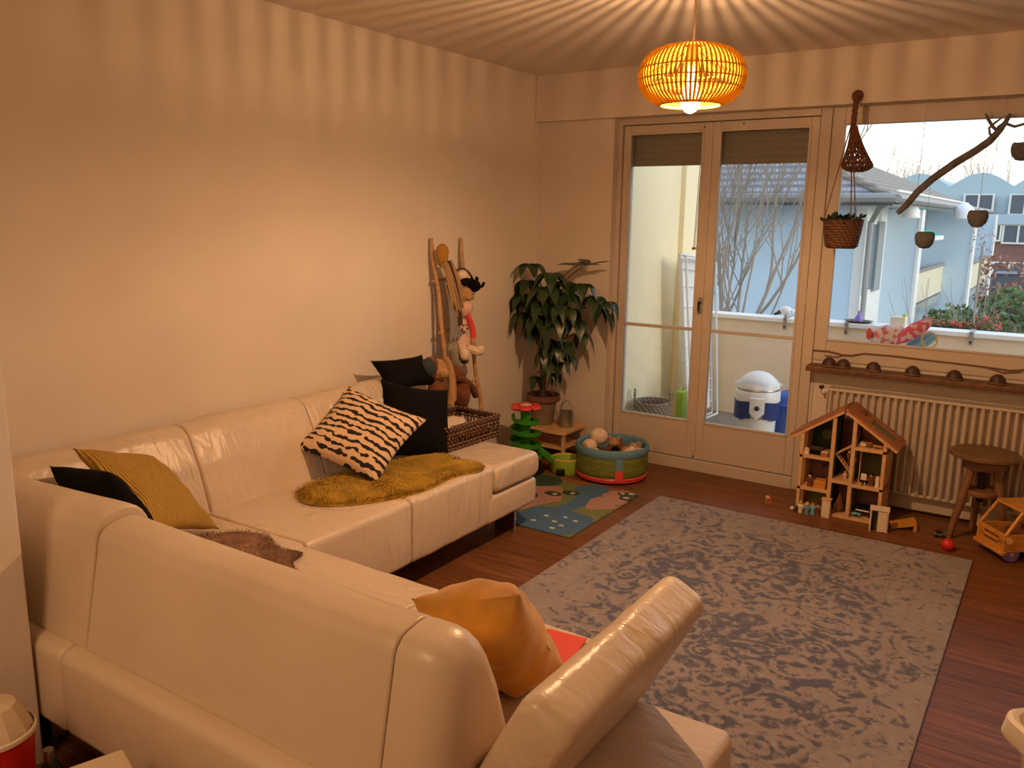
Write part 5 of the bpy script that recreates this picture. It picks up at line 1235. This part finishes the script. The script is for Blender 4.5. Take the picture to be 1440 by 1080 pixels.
# ------------------------------------------------------------------ frame-edge things near the camera
def rrect_tub(mb, w, d, r, rows):
    """rows: (outset, z); rounded-rectangle rings joined in order"""
    k = None
    o = len(mb.v); vs = []; fs = []
    for out, z in rows:
        p = roundpoly([(-w/2-out, -d/2-out), (w/2+out, -d/2-out), (w/2+out, d/2+out), (-w/2-out, d/2+out)], r, 6); k = len(p)
        vs += [(a, b, z) for a, b in p]
    for i in range(len(rows)-1):
        for j in range(k): fs.append((i*k+j, i*k+(j+1) % k, (i+1)*k+(j+1) % k, (i+1)*k+j))
    fs.append(tuple(range((len(rows)-1)*k, len(rows)*k)))
    return mb.add(vs, fs)
tbx = thing('storage_tub', 'ivory plastic storage tub with a thick rim at the right, on the bare floor', 'tub', (3.285, -2.66, 0), rz=R(38))
rrect_tub(MB(), .34, .28, .06, [(-.03, 0), (-.01, .30), (.0, .345), (-.006, .35), (-.016, .34), (-.045, .02)]).build('body', M['ivory'], tbx, local=True)
rrect_tub(MB(), .34, .28, .06, [(.0, .345), (.022, .343), (.026, .352), (.020, .395), (.012, .402), (.002, .398), (-.002, .36), (-.007, .352)]).build('rim', M['ivory'], tbx, local=True)

bk = thing('red_bucket', 'red bucket with a cream faceted lid standing by the partition wall', 'bucket', (.915, -4.055, 0))
MB().lathe([(.001, 0), (.075, 0), (.094, .285), (.001, .285)], (0, 0, 0), 32, cap=False).build('body', M['red'], bk, local=True)
MB().lathe([(.094, .284), (.099, .286), (.099, .296), (.094, .300)], (0, 0, 0), 32, cap=False).build('rim', M['ivory'], bk, local=True)
MB().lathe([(.092, .296), (.070, .345), (.058, .365), (.001, .385)], (0, 0, 0), 12, cap=False).build('lid', M['cardcream'], bk, local=True, angle=8)
A = at_depth(172, 1053, 'z', .30); B = at_depth(104, 1077, 'z', .30)
dB = (B-A).normalized(); dD = V((-dB.y, dB.x, 0))
if dD.y > 0: dD = -dD
cc_ = A+dB*.09+dD*.08
cb = thing('card_box', 'cream card box standing behind the sofa back, cut by the photo edge', 'box', (cc_.x, cc_.y, 0), rz=math.atan2(dB.y, dB.x))
mb = MB(); mb.box(-.09, .09, -.08, .08, 0, .285); mb.build('body', M['cardcream'], cb, local=True, smooth=False, bevel=.004, segs=3)
mb = MB(); mb.box(-.093, .093, -.083, .083, .262, .300); mb.build('lid', M['cardcream'], cb, local=True, smooth=False, bevel=.006, segs=3)
p = at_depth(70, 1076, 'z', .11)
gb = thing('green_bottle', 'dark green bottle with a grey cap between the red bucket and the sofa', 'bottle', (p.x, p.y, 0))
MB().lathe([(.001, 0), (.03, 0), (.032, .01), (.032, .09), (.02, .12), (.014, .125), (.001, .125)], (0, 0, 0), 20, cap=False).build('body', M['leaf'], gb, local=True)
MB().lathe([(.014, .12), (.015, .155), (.012, .16), (.001, .16)], (0, 0, 0), 16, cap=False).build('cap', M['tin'], gb, local=True)

# ------------------------------------------------------------------ on the balcony
cn = thing('lidded_canister', 'white canister with domed lid and navy side grips on the balcony', 'canister', (1.255, 1.08, -.02))
MB().lathe([(.001, 0), (.128, 0), (.134, .02), (.140, .24), (.001, .24)], (0, 0, 0), 36, cap=False).build('body', M['white'], cn, local=True)
MB().lathe([(.140, .235), (.158, .26), (.160, .385), (.150, .405), (.001, .405)], (0, 0, 0), 36, cap=False).build('collar', M['white'], cn, local=True)
MB().lathe([(.150, .405), (.153, .412), (.150, .420)], (0, 0, 0), 36, cap=False).build('seal', M['tin'], cn, local=True)
MB().lathe([(.152, .42), (.148, .445), (.125, .48), (.085, .515), (.045, .532), (.001, .535)], (0, 0, 0), 36, cap=False).build('lid', M['white'], cn, local=True)
fa = math.atan2(-4.93-1.08, 3.06-1.255)
for sg in (-1, 1):
    mb = MB(); vs = []; fs = []
    for i in range(11):
        a = fa+sg*R(16+86*i/10)
        lo_ = .190 if 2 < i < 9 else .205; hi_ = .325+.012*abs(i-5)/5
        for rr, z in ((.140, lo_), (.1625, lo_+.006), (.1645, hi_-.004), (.158, hi_)): vs.append((rr*math.cos(a), rr*math.sin(a), z))
    for i in range(10):
        for j in range(3): b = i*4+j; fs.append((b, b+1, b+5, b+4))
    mb.add(vs, fs); mb.build('grip', M['navy'], cn, local=True)
    mb = MB(); a = fa+sg*R(88); mb.add([(.140*math.cos(a), .140*math.sin(a), .42), (.175*math.cos(a), .175*math.sin(a), .448), (.130*math.cos(a), .130*math.sin(a), .47), (.150*math.cos(a+.2), .150*math.sin(a+.2), .44)], [(0, 1, 2), (1, 3, 2), (0, 3, 1), (0, 2, 3)]); mb.build('catch', M['white'], cn, local=True)
mb = MB(); vs = []; fs = []
for i in range(9):
    a = fa+R(-18+36*i/8)
    for rr, z in ((.150, .20+.012*abs(i-4)), (.169, .205+.012*abs(i-4)), (.170, .36), (.158, .37)): vs.append((rr*math.cos(a), rr*math.sin(a), z))
for i in range(8):
    for j in range(3): b = i*4+j; fs.append((b, b+1, b+5, b+4))
mb.add(vs, fs); mb.build('front_plate', M['white'], cn, local=True)
mb = MB(); mb.ball((.166*math.cos(fa), .166*math.sin(fa), .292), (.019, .019, .019), 14); mb.build('button', M['dark'], cn, local=True)
bt = thing('blue_barrel', 'round-topped blue barrel standing behind the white canister on the balcony', 'barrel', (1.44, 1.36, -.02))
MB().lathe([(.001, 0), (.135, 0), (.14, .02), (.14, .27), (.125, .32), (.08, .36), (.001, .375)], (0, 0, 0), 32, cap=False).build('body', M['blue'], bt, local=True)
MB().lathe([(.137, .255), (.145, .262), (.145, .272), (.137, .28)], (0, 0, 0), 32, cap=False).build('band', M['blue'], bt, local=True)
bs = thing('seagrass_basket', 'grey seagrass basket with two upright handles on the balcony floor', 'basket', (.565, .76, -.02))
MB().lathe([(.001, 0), (.118, 0), (.138, .13), (.134, .275), (.128, .282), (.122, .27), (.125, .13), (.112, .015), (.001, .012)], (0, 0, 0), 32, cap=False).build('body', M['wickergrey'], bs, local=True)
ha = math.atan2(3.06-.565, 4.93+.76)
for sg in (-1, 1):
    d = V((.13*math.cos(ha)*sg, .13*math.sin(ha)*sg, 0)); e_ = V((-d.y, d.x, 0))*.35
    mb = MB(); mb.tube(bez(d+e_+V((0, 0, .25)), d*1.02+V((0, 0, .47)), d-e_+V((0, 0, .25)), 10), .008, 8); mb.build('handle', M['wickergrey'], bs, local=True)
mb = MB(); mb.lathe([(.122, .245), (.06, .252), (.001, .250)], (0, 0, 0), 20, cap=False); mb.v = [v_+V((0, 0, .02*noise.noise(v_*30))) for v_ in mb.v]; mb.build('filling', M['soil'], bs, local=True)
# white folded clothes rack against the side wall
dr = thing('drying_rack', 'white folded clothes drying rack leaning on the balcony side wall', 'drying rack', (.58, 1.55, -.02))
a0, a1 = at_depth(957, 357, 'x', .56), at_depth(999, 365, 'x', .66)
q0, q1 = V((.63, 1.32, -.015)), V((.66, 1.80, -.015))
for off in (0, .045):
    o_ = V((off, 0, -off*.6)); mb = MB()
    mb.tube([q0+o_+V((0, 0, off*.6)), a0+o_], .010, 8); mb.tube([q1+o_+V((0, 0, off*.6)), a1+o_], .010, 8); mb.tube([a0+o_, a1+o_], .010, 8); mb.tube([q0+o_+V((0, 0, off*.6)), q1+o_+V((0, 0, off*.6))], .010, 8); mb.build('frame', M['whitemetal'], dr)
mb = MB()
for t in (.08, .16, .24, .34, .46, .58, .70, .82, .92): mb.tube([q0.lerp(a0, t), q1.lerp(a1, t)], .0045, 6)
mb.build('rails', M['whitemetal'], dr)
mb = MB(); vs = [a0+V((-.012, 0, -.004)), a1+V((-.012, 0, -.004)), q1.lerp(a1, .04)+V((-.012, 0, 0)), q0.lerp(a0, .04)+V((-.012, 0, 0))]; vs += [v_+V((-.01, 0, 0)) for v_ in vs]
mb.add(vs, [(0, 1, 2, 3), (7, 6, 5, 4), (0, 4, 5, 1), (1, 5, 6, 2), (2, 6, 7, 3), (3, 7, 4, 0)]); mb.build('panel', M['whitemetal'], dr, smooth=False)
pg_ = thing('peg_hanger', 'small brown clip hanger with two strings above the drying rack', 'hanger', at_depth(976, 349, 'x', .60))
p = at_depth(976, 349, 'x', .60); mb = MB(); mb.box(p.x-.012, p.x+.012, p.y-.018, p.y+.018, p.z-.012, p.z+.008); mb.build('clip', M['twig'], pg_, smooth=False, bevel=.003)
mb = MB(); mb.tube([p+V((0, -.012, 0)), V((p.x, p.y+.06, 2.59))], .003, 5); mb.tube([p+V((0, .012, 0)), V((p.x, p.y+.09, 2.59))], .003, 5); mb.build('string', M['hangrope'], pg_)
gs = thing('green_tote', 'narrow lime-green tote at the foot of the drying rack on the balcony', 'bag', (.635, 1.16, -.02))
MB().loft(roundpoly([(-.03, 0), (-.033, .30), (.033, .30), (.03, 0)], .012, 3), 'y', -.05, .05, .015, .015, .03).build('body', M['lime'], gs, local=True)
mb = MB(); mb.tube(bez((0, -.03, .29), (0, 0, .36), (0, .03, .29), 10), .006, 6); mb.build('handle', M['lime'], gs, local=True)
# things on and over the parapet
yc = 2.0
wp = at_depth(1101, 447, 'y', 1.99)
bw_ = thing('bird_ornament', 'white bird-shaped garden ornament on the parapet, seen through the balcony door', 'ornament', (wp.x, 1.99, .82))
mb = MB(); mb.ball((.02, 0, .055), (.05, .035, .035), 16); mb.ball((.065, 0, .055), (.03, .02, .016), 10); mb.build('body', M['white'], bw_, local=True)
mb = MB(); mb.tube([(-.02, 0, .045), (-.055, 0, .025), (-.075, 0, .018)], [.02, .012, .008], 8); mb.build('tail', M['dark'], bw_, local=True)
mb = MB(); mb.tube([(.02, 0, 0), (.02, 0, .03)], .012, 8); mb.build('foot', M['tin'], bw_, local=True)
cl_l = ['grey metal clip hooked over the balcony parapet, seen through the balcony door', 'grey metal clip over the parapet at the left end of the big window', 'grey metal clip over the parapet near the right edge of the photo']
for i, px in enumerate((1103, 1190, 1367)):
    x = at_depth(px, 462, 'y', 1.895).x; c_ = thing('parapet_clip', cl_l[i], 'clip', (x, 1.90, .74), group='clips over the balcony parapet')
    mb = MB(); mb.box(-.014, .014, -.008, -.001, -.01, .082); mb.box(-.014, .014, -.008, .20, .082, .088); mb.box(-.014, .014, .19, .196, -.01, .086); mb.build('bracket', M['tin'], c_, local=True, smooth=False, bevel=.002)
    mb = MB(); mb.ball((0, -.010, .012), (.010, .006, .010), 10); mb.build('screw', M['dark'], c_, local=True)
p = at_depth(1207, 455, 'y', 1.99)
ph = thing('flower_dish', 'purple flower-like pot on a dark dish on the parapet in the window corner', 'pot', (p.x, 1.99, .8205))
MB().lathe([(.001, 0), (.05, .0), (.075, .018), (.070, .020), (.045, .008), (.001, .006)], (0, 0, 0), 24, cap=False, sx=1.5).build('dish', M['dark'], ph, local=True)
MB().lathe([(.001, .008), (.034, .008), (.030, .04), (.012, .065), (.010, .09), (.001, .095)], (0, 0, 0), 16, cap=False).build('pot', M['purple'], ph, local=True)
p = at_depth(1264, 449, 'y', 1.99)
yb_ = thing('yellow_block', 'muted yellow sponge-like block on the parapet above the printed inflatable', 'block', (p.x, 1.99, .8205))
MB().loft(roundpoly([(-.055, 0), (-.055, .07), (.055, .075), (.055, 0)], .012, 3), 'y', -.04, .04, .01, .01, .03).build('block', M['cardcream'], yb_, local=True)
MB().lathe([(.001, .072), (.02, .075), (.016, .09), (.001, .095)], (.04, 0, 0), 12, cap=False).build('knob', M['lime'], yb_, local=True)
# printed inflatable lying on the outer ledge
mb = MB(); mb.box(1.86, 3.62, .16, .36, .80, .845); struct(mb.build('trim_6', M['coping'], smooth=False, bevel=.004))
fi = thing('printed_inflatable', 'pink, red and blue printed inflatable toy lying outside on the window ledge', 'inflatable', at_depth(1270, 486, 'y', .26))
def ip(px, py, y=.26): return at_depth(px, py, 'y', y)
def puff(name, mk, a, b, r, n=10, sy=.7):
    a, b = V(a), V(b); mb = MB(); L_ = (b-a).length; d = (b-a).normalized()
    s = V((0, 1, 0)); u = d.cross(s)
    vs = []; fs = []; m = 14
    for i in range(n+1):
        t = i/n; rr = r*max(.05, math.sin(PI*min(.98, max(.02, t)))**.5); q = a+d*L_*t
        for j in range(m): w_ = 2*PI*j/m; vs.append(q+u*rr*math.cos(w_)+s*rr*sy*math.sin(w_)+V((0, 0, .006*noise.noise(V((t*6, j, r*50))))))
    for i in range(n):
        for j in range(m): fs.append((i*m+j, i*m+(j+1) % m, (i+1)*m+(j+1) % m, (i+1)*m+j))
    mb.add(vs, fs); return mb.build(name, M[mk], fi)
puff('body', 'patchfab', ip(1217, 473), ip(1282, 470), .062)
puff('wing', 'pinkfab', ip(1258, 482, .22), ip(1312, 449, .22), .042)
puff('tail', 'skyfab', ip(1275, 486, .30), ip(1318, 472, .30), .040)
mb = MB(); mb.tube([ip(1307+11*math.cos(q), 478+11*math.sin(q), .20) for q in [2*PI*i/16 for i in range(17)]], .0055, 6); mb.build('ring_handle', M['yellow'], fi)
mb = MB(); mb.ball(ip(1222, 469, .20), (.018, .02, .035), 12); mb.build('nose', M['coral'], fi)
for i, (px, lab) in enumerate(((1322, 'brown'), (1346, 'red'), (1386, 'red and pink'))):
    p = at_depth(px, 465, 'y', 2.22)
    t = thing('flower_box', {'brown': 'small brown planter with dry stems hung outside the parapet', 'red': 'long planter with low red flowers hung outside the parapet', 'red and pink': 'planter with red and pink flowers beside the bare bush outside the parapet'}[lab], 'planter', (p.x, 2.22, .68), group='planters outside the parapet')
    rrect_tub(MB(), .17, .12, .02, [(-.015, 0), (0, .12), (.008, .125), (0, .128), (-.012, .115)]).build('trough', M['terracotta'], t, local=True)
    mb = MB(); g_ = random.Random(i)
    for k in range(60):
        q = V((g_.uniform(-.08, .08), g_.uniform(-.05, .05), .12)); e_ = q+V((g_.uniform(-.04, .04), g_.uniform(-.04, .04), g_.uniform(.02, .06 if i < 2 else .11))); mb.cur = 0 if k % 2 else 1
        mb.ball(e_, .010 if k % 2 else .008, 6)
        mb.cur = 1; mb.tube([q, e_], .002, 4)
    mb.build('flowers', [M['coral' if i else 'bushbrown'], M['bush']], t, local=True)

# ------------------------------------------------------------------ outside
GZ = -5.2
mb = MB(); mb.box(-60, 60, 2.3, 90, GZ-.2, GZ); struct(mb.build('ground', M['ground'], smooth=False))
hs = thing('neighbour_house', 'pale blue neighbouring house with grey tiled hip roof and balconies', 'house', (-4, 18, GZ))
def hb(nm, mk, x0, x1, y0, y1, z0, z1, par=None, bev=0):
    mb = MB(); mb.box(x0, x1, y0, y1, z0, z1); return mb.build(nm, M[mk], par or hs, smooth=False, bevel=bev)
hb('front_wall', 'houseshade', -9, .02, 10, 10.3, GZ, 1.96)
hb('side_wall', 'housewhite', -.28, .05, 10.02, 26, GZ, 1.96)
hb('corner_strip', 'housewhite', .0, .16, 9.97, 10.05, GZ, 1.9)
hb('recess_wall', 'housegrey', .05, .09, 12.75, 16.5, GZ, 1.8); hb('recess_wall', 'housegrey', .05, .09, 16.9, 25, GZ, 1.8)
for x1, ya, yb in ((.60, 12.4, 12.72), (1.12, 16.5, 16.9), (1.12, 22.0, 22.4)): hb('bay_fin', 'bayshade', .05, x1, ya, yb, GZ, 1.82); hb('fin_edge', 'housewhite', x1, x1+.05, ya-.02, yb+.02, GZ, 1.82)  # fin faces coloured blue for shade, outer edges white for skylight
for x1, ya, yb, zb in ((.62, 12.72, 16.5, -.15), (.62, 12.72, 16.5, -2.9), (1.1, 16.9, 22.0, -.15)):
    b = hb('balcony', 'slab', .05, x1, ya, yb, zb, zb+.16); hb('rail_panel', 'railcream', x1-.05, x1, ya, yb, zb+.2, zb+.78, b)
    hb('rail_top', 'gutter', x1-.08, x1+.03, ya, yb, zb+.80, zb+.85, b)
    for k in range(5): y = ya+(yb-ya)*(k+.5)/5; hb('rail_post', 'gutter', x1-.06, x1-.02, y-.02, y+.02, zb+.1, zb+.8, b)
b = hb('window', 'distpane', .05, .07, 10.85, 11.45, .40, 1.55)
for y0, y1 in ((10.45, 10.85), (11.45, 12.0)): hb('shutter', 'shutgrey', .06, .10, y0, y1, .35, 1.6, b)
b = hb('window', 'distpane', .05, .07, 10.85, 11.45, -2.4, -.75)
for y0, y1 in ((10.45, 10.85), (11.45, 12.0)): hb('shutter', 'shutgrey', .06, .10, y0, y1, -2.4, -.7, b)
for ya in (13.3, 15.0): b = hb('window', 'distpane', .085, .10, ya, ya+.9, .1, 1.4); hb('window_frame', 'housewhite', .08, .11, ya+.42, ya+.48, .1, 1.4, b)
# roof
ez, xo, yo = 1.93, .62, 9.45
rx, ry, rz_ = -3.1, 12.9, 3.55
mb = MB(); mb.add([(-9, yo, ez), (xo, yo, ez), (rx, ry, rz_), (-9, ry, rz_)], [(0, 1, 2, 3)]); mb.build('roof_front', M['rooftile'], hs, smooth=False)
mb = MB(); mb.add([(xo, yo, ez), (xo, 26.5, ez), (rx, 23.0, rz_), (rx, ry, rz_)], [(0, 1, 2, 3)]); mb.build('roof_side', M['roofbrown'], hs, smooth=False)
mb = MB(); mb.tube([(xo, yo, ez+.02), (rx, ry, rz_+.02)], .07, 8); mb.tube([(rx, ry, rz_+.02), (rx, 23, rz_+.02)], .07, 8); mb.build('ridge_tiles', M['roofbrown'], hs)
hb('soffit', 'eaves', -9, xo, yo, 10.0, ez-.06, ez-.02); hb('soffit', 'housewhite', .05, xo, 9.5, 26.5, ez-.07, ez-.03)
hb('fascia', 'eaves', -9, xo, yo-.03, yo, ez-.09, ez+.03)
mb = MB(); mb.tube([(-9, yo-.08, ez+.03), (xo+.05, yo-.08, ez+.03)], .075, 8); mb.build('gutter', M['gutter'], hs)
mb = MB(); mb.tube([(xo+.07, yo-.1, ez+.02), (xo+.07, 26.5, ez+.02)], .07, 8); mb.build('gutter', M['gutter'], hs)
hb('gutter_edge', 'coping', xo+.0, xo+.03, yo+.2, 20, ez+.13, ez+.17)
mb = MB(); mb.tube([(xo, yo-.05, ez), (.38, 9.7, ez-.12), (.24, 9.92, ez-.35), (.24, 9.92, GZ)], .045, 8); mb.build('downpipe', M['gutter'], hs)
aw = thing('teal_awning', 'small teal awning on the balcony of the pale blue house', 'awning', (.7, 13.0, 1.35))
mb = MB(); mb.add([(.10, 12.8, 1.62), (.10, 14.2, 1.62), (.82, 14.2, 1.33), (.82, 12.8, 1.33)], [(0, 1, 2, 3)]); mb.build('cloth', M['teal'], aw, smooth=False)
mb = MB(); mb.box(.80, .83, 12.8, 14.2, 1.26, 1.34); mb.build('valance', M['coping'], aw, smooth=False)
for px, py, yy, lab in ((1281, 297, 11.6, 'white box lamp under the eaves left of the teal awning'), (1356, 297, 16.2, 'white lantern-like lamp under the eaves of the second bay')):
    p = at_depth(px, py, 'y', yy); s_ = yy/12; t = thing('eaves_lamp', lab, 'lamp', p)
    MB().lathe([(.16*s_, -.10*s_), (.15*s_, .02*s_), (.11*s_, .08*s_), (.05*s_, .12*s_), (.001, .12*s_)], p, 14, cap=False).build('shade', M['white'], t)
    MB().lathe([(.17*s_, -.12*s_), (.17*s_, -.09*s_), (.001, -.09*s_)], p, 14, cap=False).build('rim', M['coping'], t)
# far block with a scalloped roof line
fb = thing('apartment_block', 'far apartment block with scalloped roof, pale teal top and red-brown floors', 'building', (4, 44, GZ))
def fbx(nm, mk, x0, x1, y0, y1, z0, z1, par=None):
    mb = MB(); mb.box(x0, x1, y0, y1, z0, z1); return mb.build(nm, M[mk], par or fb, smooth=False)
fbx('lower_wall', 'distbrick', -3.2, 16, 40, 52, GZ, .85); fbx('middle_wall', 'distbrick', -3.2, 16, 40, 52, .85, 1.75); fbx('band', 'housegrey', -3.3, 16, 39.8, 40, 1.55, 2.0)
top = [(-9, 1.9), (16, 1.9)]
cr_ = []
x = 16.
while x > -9:
    for k in range(8): cr_.append((x-2.6*k/8, 3.25+.62*math.sin(PI*k/8)))
    x -= 2.6
mb = MB(); mb.prism(top+cr_, 'y', 40.2, 52); mb.build('roof_storey', M['distblue'], fb, smooth=False)
for x0, x1, z0, z1 in ((-1.45, -.35, 2.02, 2.85), (.40, 1.5, 2.02, 2.85), (2.2, 3.3, 2.02, 2.85), (-.55, -.28, .85, 1.5), (-.18, .1, .85, 1.5), (.28, 1.4, .75, 1.5), (.05, 1.25, -1.1, -.2), (2.0, 3.1, -1.1, -.2), (-2.2, -1.2, -1.1, -.2)):
    b = fbx('window', 'distpane', x0, x1, 39.90, 40.3, z0, z1)
    fbx('window_frame', 'coping', x0-.08, x1+.08, 39.88, 39.97, z0-.08, z0, b); fbx('window_frame', 'coping', x0-.08, x1+.08, 39.88, 39.97, z1, z1+.06, b)
    for xx in (x0-.08, (x0+x1)/2-.04, x1): fbx('window_frame', 'coping', xx, xx+.08, 39.86, 39.97, z0, z1, b)
fbx('ledge', 'concrete', -3.2, 16, 38.6, 40, -2.3, -2.05)
# trees and bushes
def grow(mb, p, d, L_, r, depth, g, spread=.5, kids=(2, 3), lim=None, up=.12):
    n = 5; pts = [V(p)]; dd = V(d).normalized()
    for i in range(n):
        dd = (dd+V((g.uniform(-1, 1), g.uniform(-1, 1), g.uniform(-.6, 1)))*.13+V((0, 0, up*.4))).normalized(); pts.append(pts[-1]+dd*L_/n)
    mb.tube(pts, [r*(1-.45*i/n) for i in range(n+1)], 6 if r > .02 else 4, cap=False)
    if depth <= 0: return
    for k in range(g.randint(*kids)):
        i = g.randint(2, n); a = V((g.uniform(-1, 1), g.uniform(-1, 1), g.uniform(-.3, .9)))
        grow(mb, pts[i], (dd+a*spread).normalized(), L_*g.uniform(.6, .85), r*.55, depth-1, g, spread, kids, lim, up)
    grow(mb, pts[-1], dd, L_*.75, r*.55, depth-1, g, spread, kids, lim, up)
def tree(nm, label, p, h, r, seed, depth, mk, lean=(0, 0, 1), spread=.5, kids=(2, 3), cat='tree', group=None, twig=.6):
    g = random.Random(seed); t = thing(nm, label, cat, p, group=group)
    mb = MB(); top = V(p)+V(lean).normalized()*h*.4; mb.tube([V(p), V(p).lerp(top, .5)+V((.05, 0, 0)), top], [r, r*.9, r*.8], 10); mb.build('trunk', M[mk], t)
    mb = MB()
    for k in range(4): grow(mb, top-V((0, 0, h*.04*k)), (V(lean)+V((g.uniform(-.7, .7), g.uniform(-.5, .5), .5))).normalized(), h*.26, r*.6, depth, g, spread, kids)
    mb.build('branches', M[mk], t); return t
tree('bare_tree', 'leafless pale tree in front of the blue house wall, seen through the balcony door', V((-2.15, 7.4, GZ)), 9.0, .075, 5, 5, 'bark', lean=(.19, 0, 1), spread=.85)
tree('bare_tree', 'thin leafless tree in front of the far red-brown block', V((1.95, 10.5, GZ)), 5.6, .05, 12, 3, 'bark', spread=.6)
for i, (px, yy, hh) in enumerate(((1235, 60, 12.6), (1262, 64, 12.3), (1290, 62, 12.2), (1318, 66, 12.0), (1385, 62, 13.6))):
    p = at_depth(px, 330, 'y', yy); tree('bare_tree', ['leafless dusk tree on the skyline just right of the roof hip', 'second leafless dusk tree along the skyline from the roof hip', 'leafless dusk tree on the skyline above the brown roof middle', 'leafless dusk tree on the skyline at the low end of the brown roof', 'tall leafless dusk tree on the skyline behind the scalloped roof'][i], V((p.x, yy, GZ)), hh*.88, .13, 40+i, 4, 'barkdark', spread=.7, kids=(1, 2), group='skyline trees')
def bush(label, c, r, mk, seed, n=900, cat='bush'):
    g = random.Random(seed); t = thing('garden_bush', label, cat, (c[0], c[1], GZ)); mb = MB()
    for _ in range(n):
        d = V((g.gauss(0, 1), g.gauss(0, 1), g.gauss(0, 1))).normalized(); k = g.uniform(.7, 1.0)*(1+.25*noise.noise(d*2.2+V((seed, 0, 0))))
        p = V(c)+V((d.x*r[0], d.y*r[1], d.z*r[2]))*k; s_ = r[0]*.10; a = V((g.uniform(-1, 1), g.uniform(-1, 1), g.uniform(-1, 1))).normalized()*s_; b = a.orthogonal().normalized()*s_*.6
        mb.add([p-a, p+b, p+a, p-b], [(0, 1, 2, 3)])
    mb.build('leaves', M[mk], t, angle=180); mb = MB(); mb.tube([(c[0], c[1], GZ), c], r[0]*.08, 8); mb.build('stem', M['bark'], t)
p = at_depth(1425, 455, 'y', 13); bush('round green garden bush below the far block at the right', p, (.75, .75, .65), 'bush', 3)
p = at_depth(1340, 468, 'y', 13); bush('low green garden bush below the pale blue house', p, (.6, .6, .5), 'bush', 6)
p = at_depth(1382, 345, 'y', 9.6); bush('sparse reddish-brown bush top on the thin bare tree', p, (.20, .20, .30), 'bushbrown', 9, 60)
p = at_depth(1404, 400, 'y', 20); bush('brown autumn bush in front of the far red-brown floors', p, (.7, .7, .8), 'bushbrown', 11, 300)
p = at_depth(1432, 425, 'y', 24); c_ = thing('parked_car', 'dark blue parked car half hidden behind the green bush', 'car', (p.x, 24, p.z-.5))
mb = MB(); mb.prism(roundpoly([(-2.0, .2), (-2.0, .75), (-1.2, .85), (-.7, 1.35), (.8, 1.38), (1.5, .9), (2.0, .8), (2.0, .2)], .12, 3), 'y', -.8, .8); mb.build('body', M['carblue'], c_, local=True, smooth=False)
mb = MB(); mb.prism([(-1.0, .9), (-.65, 1.28), (.72, 1.30), (1.25, .92)], 'y', -.82, .82); mb.build('windows', M['distpane'], c_, local=True, smooth=False)
for x in (-1.3, 1.3):
    for y in (-.75, .75):
        mb = MB(); mb.tube([(x, y-.1, .3), (x, y+.1, .3)], .32, 18); mb.build('wheel', M['dark'], c_, local=True)
mb = MB(); mb.box(p.x-6, p.x+6, 22, 26, p.z-.62, p.z-.5); struct(mb.build('terrace', M['ground'], smooth=False))
